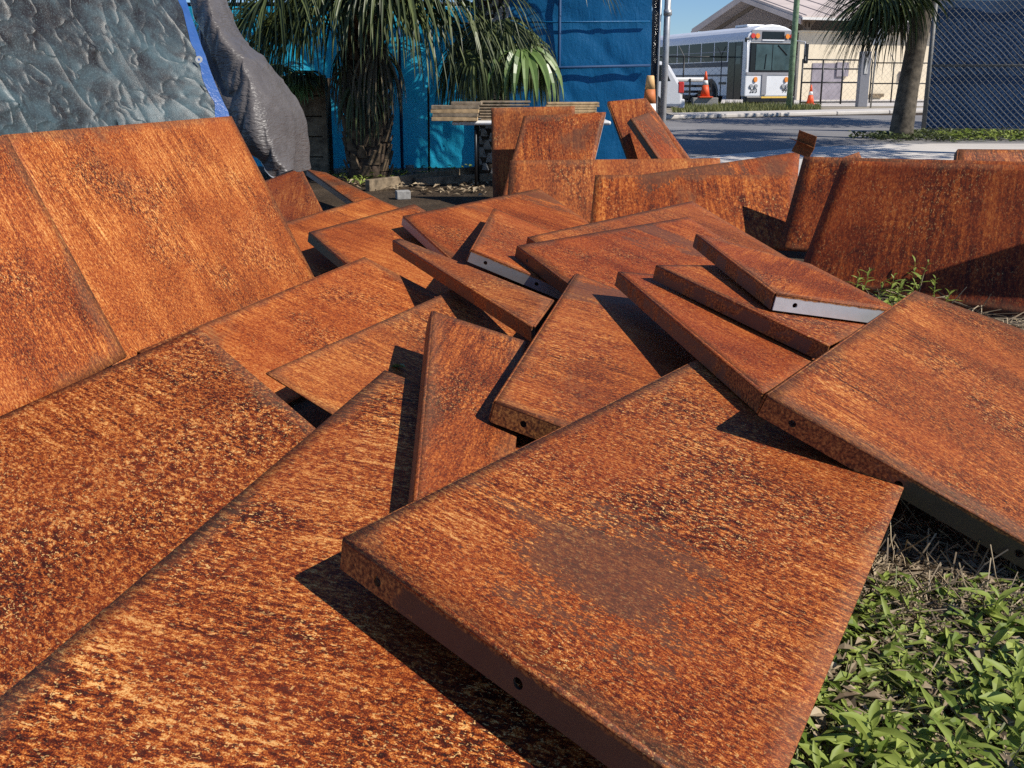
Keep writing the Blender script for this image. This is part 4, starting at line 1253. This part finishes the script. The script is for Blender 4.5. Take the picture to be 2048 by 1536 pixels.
yfence('sliding_gate', 'black framed sliding gate between the green pole and the gate box post', gnd(1600, 209), gnd(1720, 208), 4, 2.05, (.10, 1.0, 1.62, 2.03), .035, 'gate')
yfence('yard_fence', 'black wire fence in front of the sunlit cream wall', gnd(1738, 206), (22.5, 44.0, 0), 5, 2.0, (.05, .95, 1.95), .03, barb=True)
p = gnd(1722, 214)
t = thing('gate_box_post', 'grey steel gate post with an operator box and small sign plate', 'gate post', p)
MB().box(-.20, .20, -.15, .15, 0, 2.25).build('box', M['greypaint'], t, bevel=.02)
MB().box(-.05, .08, -.17, -.15, 1.35, 2.0).build('sign_plate', M['white_plastic'], t)
for x_ in (-.12, .12): MB().tube([(x_, 0, 2.25), (x_, 0, 2.65)], .05, 8).build('finial', M['black'], t)
p = gnd(1741, 216)
t = thing('road_sign', 'white-backed octagonal road sign on a thin pole beside the gate post', 'sign', p)
MB().tube([(0, 0, 0), (.05, 0, 4.0)], .035, 8).build('pole', M['galv'], t, smooth=True)
zz = at(1741, 72, p[1]).z
MB().prism([(.36 * math.cos(R(22.5 + 45 * k)), zz + .36 * math.sin(R(22.5 + 45 * k))) for k in range(8)], -.06, -.045, 'y').build('plate', M['galv'], t)

# green pole
p = gnd(1577, 223)
t = thing('utility_pole', 'greenish treated timber utility pole standing in the grass verge', 'pole', p)
MB().tube([(0, 0, -.1), (.02, 0, 2.0), (.06, 0, 6.0), (.10, 0, 9.5)], [.105, .10, .095, .09], 16).build('shaft', M['greenpole'], t, smooth=True)
MB().tube([(.06, .10, .1), (.10, .10, 9.3)], .03, 6).build('conduit', M['galv_dark'], t)

# cones by the fence
def cone(name, label, loc, h):
    t = thing(name, label, 'traffic cone', loc)
    MB().box(-h * .26, h * .26, -h * .26, h * .26, 0, h * .05).build('base', M['cone_new'], t, bevel=.01)
    MB().lathe([(h * .19, h * .05), (h * .115, h * .48)], 16).build('lower_body', M['cone_new'], t, smooth=True)
    MB().lathe([(h * .115, h * .48), (h * .085, h * .66)], 16).build('white_band', M['white_plastic'], t, smooth=True)
    MB().lathe([(h * .085, h * .66), (h * .03, h), (h * .02, h)], 16).build('upper_body', M['cone_new'], t, smooth=True)
# dark trailer with the cone on it
p = gnd(1372, 214)
tr = thing('utility_trailer', 'dark slatted utility trailer with a white lid parked beside the bus', 'trailer', (p[0], p[1] - 1.4, 0), R(12))
zb = at(1372, 194, p[1] - 1.4).z
for k in range(4):
    MB().box(-1.0, .75, -.02, .02, zb * .35 + k * .22, zb * .35 + k * .22 + .10).build('slat', M['black'], tr)
MB().box(-1.0, .75, .0, 1.3, zb * .5, zb * .5 + .05).build('deck', M['black'], tr)
for sx in (-1.0, -.2, .72): MB().box(sx, sx + .05, -.03, .03, .18, 1.15).build('stake', M['black'], tr)
MB().box(-1.05, .55, .02, 1.2, 1.02, 1.20).build('lid', M['white_plastic'], tr, bevel=.06)
MB().box(-1.1, 1.1, -.06, .02, zb * .22, zb * .35).build('rail', M['black'], tr)
for sx in (-.6, .35): wheel(tr, sx, .1, .30, .2, -1, M['greypaint'])
zdk = zb * .35
cc = tr.matrix_world
cone('traffic_cone', 'orange and white traffic cone set in front of the dark trailer', (gnd(1384, 213)[0], p[1] - 1.62, max(0.0, zb - .02)), 1.02)
o = MB().box(-.5, .5, -.16, .16, 0, max(.02, zb - .02)).build('concrete_block', M['stone'], None, bevel=.02)
o.location = (gnd(1384, 213)[0], p[1] - 1.62, 0); tag(o, 'low grey concrete block under the orange and white cone', 'block')
cone('traffic_cone', 'small plain orange cone at the foot of the sliding gate', gnd(1620, 209), .9)

# white people carrier half hidden by the gate post
p = gnd(1352, 237)
t = thing('parked_car', 'white estate car parked at the kerb, only its tail showing past the gate post', 'car', (p[0], p[1], 0), R(180))
# local x forward (pointing away to -X), origin at the rear bumper
side = [(0, .35), (0.02, .95), (.12, 1.02), (.42, 1.50), (.70, 1.58), (2.3, 1.60), (3.1, 1.12), (4.2, 1.0), (4.55, .80), (4.6, .35)]
MB().prism(side, -.9, .9, 'y').build('body', M['car_white'], t, bevel=.08)
for s_ in (-1, 1):
    y0_ = s_ * .905
    for a_, b2 in ((.34, 1.15), (1.22, 2.1), (2.15, 2.75)):
        MB().add([(a_ + .02, y0_, 1.04), (b2, y0_, 1.04), (b2 - (.0 if b2 < 2.5 else .15), y0_, 1.46), (a_ + (.22 if a_ < 1 else .02), y0_, 1.46)], [(0, 1, 2, 3) if s_ < 0 else (3, 2, 1, 0)]).build('side_window', M['glass'], t, solid=.006)
    MB().box(-.015, .14, s_ * .72 - .14, s_ * .72 + .14 if s_ < 0 else s_ * .72 + .19, .72, 1.02).build('tail_lamp', M['lamp_red'], t, bevel=.02)
    for x_ in (.95, 3.65):
        ar = disc(MB(), .40, s_ * .908, s_ * .6, 20).build('wheel_arch', M['black'], t); ar.location = (x_, 0, .36)
        wheel(t, x_, s_ * .82, .34, .22, s_, M['galv'])
MB().add([(.13, -.74, 1.04), (.13, .74, 1.04), (.40, .70, 1.46), (.40, -.70, 1.46)], [(0, 3, 2, 1)]).build('rear_window', M['glass'], t, solid=.006)
MB().box(-.06, .1, -.88, .88, .32, .56).build('rear_bumper', M['car_white'], t, bevel=.04)

# ------------------------------------------------------------------ plants
def leaf_mesh(L, W, fold=.25, curl=.25, nseg=4):
    mb = MB()
    vs = []
    for s in range(nseg + 1):
        f = s / nseg
        w = W * math.sin(math.pi * min(1, (f * .92 + .04))) ** .8 * (1 if f < .5 else 1 - .25 * (f - .5))
        z = -curl * L * f * f
        vs += [(-w / 2, L * f, z + fold * w), (0, L * f, z), (w / 2, L * f, z + fold * w)]
    fs = []
    for s in range(nseg):
        k = s * 3
        fs += [(k, k + 1, k + 4, k + 3), (k + 1, k + 2, k + 5, k + 4)]
    return mb.add(vs, fs)


LEAFS = [leaf_mesh(.046, .0135).mesh('leaf', M['weed'], True), leaf_mesh(.058, .014, .2, .35).mesh('leaf', M['weed'], True), leaf_mesh(.034, .014, .3, .1).mesh('leaf', M['weed'], True)]


def on_panel(x, y):
    return False


WEED_POLY = [gnd(1560, 1560), gnd(1640, 1330), gnd(1715, 1180), gnd(1760, 1075), gnd(1830, 1060), gnd(2090, 1180), gnd(2200, 1700), gnd(1560, 1700)]


def inpoly(x, y, poly):
    r = False
    for i in range(len(poly)):
        x1, y1 = poly[i][0], poly[i][1]; x2, y2 = poly[i - 1][0], poly[i - 1][1]
        if (y1 > y) != (y2 > y) and x < (x2 - x1) * (y - y1) / (y2 - y1) + x1: r = not r
    return r


def rnd_in(poly, rr):
    xs = [p[0] for p in poly]; ys = [p[1] for p in poly]
    while True:
        x, y = rr.uniform(min(xs), max(xs)), rr.uniform(min(ys), max(ys))
        if inpoly(x, y, poly): return x, y


GREEN_POLY = [gnd(1560, 1560), gnd(1640, 1330), gnd(1705, 1215), gnd(1880, 1190), gnd(2090, 1190), gnd(2200, 1700), gnd(1560, 1700)]


def weed(x, y, h, n, rr, label, group, spread=1.0):
    t = thing('weed_plant', label, 'weed', (x, y, 0), rr.uniform(0, 6.28), group)
    top = Vector((rr.uniform(-.25, .25) * h, rr.uniform(-.25, .25) * h, h))
    MB().tube([(0, 0, 0), top * .5 + Vector((.004, 0, 0)), top], [.0022, .0018, .001], 5).build('stem', M['weed'], t)
    for i in range(n):
        f = (i + 1) / n
        p = top * (.15 + .85 * f)
        a = i * 2.4 + rr.uniform(-.4, .4)
        el = R(rr.uniform(-5, 30) + 40 * f * f)
        o = bpy.data.objects.new('leaf', rr.choice(LEAFS)); COL.objects.link(o); o.parent = t
        s = (1.15 - .45 * f) * rr.uniform(.55, 1.45) * spread
        o.matrix_local = Matrix.Translation(p) @ Matrix.Rotation(a, 4, 'Z') @ Matrix.Rotation(el, 4, 'X') @ Matrix.Rotation(rr.uniform(-.4, .4), 4, 'Y') @ Matrix.Scale(s, 4)
    return t


rr = random.Random(99)
for i in range(30):
    x, y = rnd_in(GREEN_POLY, rr)
    big = i % 4 == 0
    weed(x, y, rr.uniform(.05, .10) if big else rr.uniform(.02, .05), 13 if big else 8, rr,
         'upright leafy weed with a tall stem in the patch beside the bare-flanged panel' if big else 'low broad-leaved weed in the green patch beside the bare-flanged panel',
         'tall weeds in the green patch' if big else 'low weeds in the green patch', 1.15)
# ground cover between them
def cover(name, poly, n, rr, mat, label, lmin, lmax, hmax, wfac=.36, flat=.5, segs=2, kindname='ground cover'):
    mb = MB()
    for _ in range(n):
        x, y = rnd_in(poly, rr)
        z = rr.uniform(.002, hmax)
        a = rr.uniform(0, 6.283); el = rr.uniform(-.1, 1.0) * (1 - flat) + rr.uniform(-.15, .35) * flat
        L = rr.uniform(lmin, lmax); W = L * wfac * rr.uniform(.7, 1.2)
        d = Vector((math.cos(a) * math.cos(el), math.sin(a) * math.cos(el), math.sin(el)))
        sd = Vector((-math.sin(a), math.cos(a), rr.uniform(-.5, .5))).normalized()
        up = sd.cross(d) * -1
        p0 = Vector((x, y, z)); p1 = p0 + d * L * .5 + up * L * .06; p2 = p0 + d * L - Vector((0, 0, L * .15 * rr.random()))
        mb.add([p0, p1 - sd * W / 2 + up * W * .2, p1, p1 + sd * W / 2 + up * W * .2, p2], [(0, 2, 1), (0, 3, 2), (1, 2, 4), (2, 3, 4)])
    o = mb.build(name, mat, None)
    return tag(o, label, 'weeds', None, 'stuff')


cover('ground_weeds', GREEN_POLY, 1500, rr, M['weed'], 'green low weeds carpeting the ground beside the bare-flanged panel', .012, .058, .036, .30)
DRY_POLY = [gnd(1680, 1270), gnd(1725, 1140), gnd(1765, 1055), gnd(2090, 1140), gnd(2090, 1270), gnd(1850, 1280)]
def stems(name, poly, n, rr, mat, label, lmin, lmax, rad=.0012):
    mb = MB()
    for _ in range(n):
        x, y = rnd_in(poly, rr)
        a = rr.uniform(0, 6.283); el = rr.uniform(-.05, .35) if rr.random() < .96 else rr.uniform(.5, 1.2)
        L = rr.uniform(lmin, lmax)
        d = Vector((math.cos(a) * math.cos(el), math.sin(a) * math.cos(el), math.sin(el)))
        p = Vector((x, y, rr.uniform(.002, .02)))
        k = Vector((rr.uniform(-1, 1), rr.uniform(-1, 1), rr.uniform(-.2, .5))) * L * .12
        mb.tube([p, p + d * L * .5 + k, p + d * L], [rad * rr.uniform(.6, 1.4)] * 3, 3, False)
    return tag(mb.build(name, mat, None), label, 'dry stems', None, 'stuff')
stems('dry_grass', DRY_POLY, 3200, rr, M['drystem'], 'tangle of dry brown stems between the weeds and the three-hole panel', .03, .12, .0013)
stems('dry_grass', WEED_POLY, 1500, rr, M['drystem'], 'straw-coloured dry stems scattered among the green weeds', .02, .07)
cover('dead_leaves', WEED_POLY, 950, rr, M['drystem'], 'tan dead leaves scattered among the green weeds', .02, .05, .03, .4, .8)
stems('thin_grass', GREEN_POLY, 1100, rr, M['grass'], 'thin grass blades threaded through the green weeds', .03, .10, .0013)
# weeds by the dark leaning panel
W2P = [gnd(1650, 575), gnd(1760, 600), gnd(1850, 600), gnd(2090, 670), gnd(2090, 720), gnd(1900, 640), gnd(1780, 650), gnd(1690, 610)]
for i in range(13):
    x, y = rnd_in(W2P, rr)
    weed(x, y, rr.uniform(.10, .24), 12, rr, 'tall spiky weed growing at the foot of the largest dark leaning panel', 'weeds at the foot of the dark leaning panel', 1.0)
stems('dry_grass', W2P, 320, rr, M['drystem'], 'pale dry grass at the foot of the largest dark leaning panel', .08, .26, .0018)
# strip of ivy under the screen fence
IV = [gnd(1690, 277), gnd(1780, 272), gnd(1830, 268), gnd(2100, 271), gnd(2100, 284), gnd(1960, 281), gnd(1900, 286), gnd(1830, 282), gnd(1790, 287), gnd(1740, 280)]
cover('ivy', IV, 2600, rr, M['palm'], 'dark creeping ivy along the foot of the navy screen fence', .05, .12, .10, .6, .4)
cover('ivy', [gnd(1860, 275), gnd(2100, 275), gnd(2100, 284), gnd(1900, 285)], 500, rr, M['weed'], 'sunlit green leaves at the edge of the dark ivy strip', .05, .11, .14, .6, .3)
# roadside grass
GR = [gnd(1345, 226), gnd(1345, 213), gnd(1470, 213), gnd(1640, 215), gnd(1640, 224), gnd(1460, 226)]
mb = MB()
for _ in range(9000):
    x, y = rnd_in(GR, rr)
    h = rr.uniform(.08, .32) * (.6 + .8 * abs(mnoise.noise(Vector((x * .8, y * .8, 0)))))
    a = rr.uniform(0, 6.28); w = .02
    d = Vector((math.cos(a), math.sin(a), 0))
    mb.add([Vector((x, y, 0)) - d * w, Vector((x, y, 0)) + d * w, Vector((x, y, h)) + Vector((rr.uniform(-.1, .1), rr.uniform(-.1, .1), 0))], [(0, 1, 2)])
tag(mb.build('roadside_grass', M['grass'], None), 'strip of half-dry grass along the far kerb', 'grass', None, 'stuff')
# leaf litter round the palm bed
PB = [gnd(640, 350), gnd(720, 385), gnd(975, 395), gnd(985, 350)]
cover('leaf_litter', PB, 450, rr, M['drystem'], 'tan leaf litter over the ground of the palm bed', .04, .13, .03, .35, .9)
cover('bed_weeds', [gnd(640, 352), gnd(720, 378), gnd(960, 352), gnd(960, 346)], 260, rr, M['weed'], 'sparse small green sprigs in the palm bed', .04, .10, .08, .4, .3)
# fallen leaf on the panel and a bit of tinsel-like grass
o = bpy.data.objects.new('fallen_leaf', leaf_mesh(.05, .035, .3, .3).mesh('fallen_leaf', M['palm_young'], True)); COL.objects.link(o)
pl = [Vector(p) for p in LAYOUT['P8']]
nn = (pl[1] - pl[0]).cross(pl[3] - pl[0]).normalized(); nn = nn if nn.z > 0 else -nn
dr_ = (at(808, 742, 1.0) - Vector((0, 0, CAM_Z)))
tt = (pl[0] - Vector((0, 0, CAM_Z))).dot(nn) / dr_.dot(nn)
o.location = Vector((0, 0, CAM_Z)) + dr_ * tt + nn * .012
o.rotation_euler = (.1, .3, 1.2)
tag(o, 'small yellow-green fallen leaf lying on a rusted panel beside the long side flange', 'leaf')
# unseen broad trees, added out of view to cast shade over the road
def added_shade_tree(label, x, y, zc, rx, rz, n, rr):
    t = thing('added_shade_tree', label, 'tree', (x, y, 0))
    MB().tube([(0, 0, -.1), (.05, 0, 1.2), (.0, .1, zc - rz * .3), (.1, 0, zc + rz * .5)], [.24, .18, .13, .04], 10).build('trunk', M['greybark'], t, smooth=True)
    mb = MB()
    for k in range(7):
        a = k * 2.4
        mb.tube([(0, 0, zc - rz * .6 + .1 * k), (math.cos(a) * rx * .5, math.sin(a) * rx * .5, zc + rz * .1), (math.cos(a) * rx * .85, math.sin(a) * rx * .85, zc + rz * .3)], [.08, .05, .015], 6)
    mb.build('limbs', M['greybark'], t, smooth=True)
    mb = MB()
    cl = [(Vector((rr.gauss(0, .45), rr.gauss(0, .45), rr.gauss(0, .4))), rr.uniform(.25, .45)) for _ in range(40)]
    for _ in range(n):
        c, r = rr.choice(cl)
        p = c + Vector((rr.gauss(0, 1), rr.gauss(0, 1), rr.gauss(0, 1))).normalized() * r * rr.random() ** .4
        p = Vector((p.x * rx, p.y * rx, zc + p.z * rz))
        d = Vector((rr.gauss(0, 1), rr.gauss(0, 1), rr.gauss(0, .6))).normalized(); s = Vector((rr.gauss(0, 1), rr.gauss(0, 1), rr.gauss(0, 1))).cross(d).normalized()
        L = rr.uniform(.12, .24)
        mb.add([p, p + d * L * .5 + s * L * .3, p + d * L, p + d * L * .5 - s * L * .3], [(0, 1, 2, 3)])
    mb.build('crown', M['palm'], t)
rr = random.Random(12)
added_shade_tree('unseen broad leafy tree added on the near side to shade the asphalt', 8.1, 11.4, 5.2, 2.3, 1.5, 10000, rr)
added_shade_tree('unseen broad leafy tree added behind the screen fence to shade the far lane', 12.5, 20.6, 5.0, 2.6, 1.4, 10000, rr)
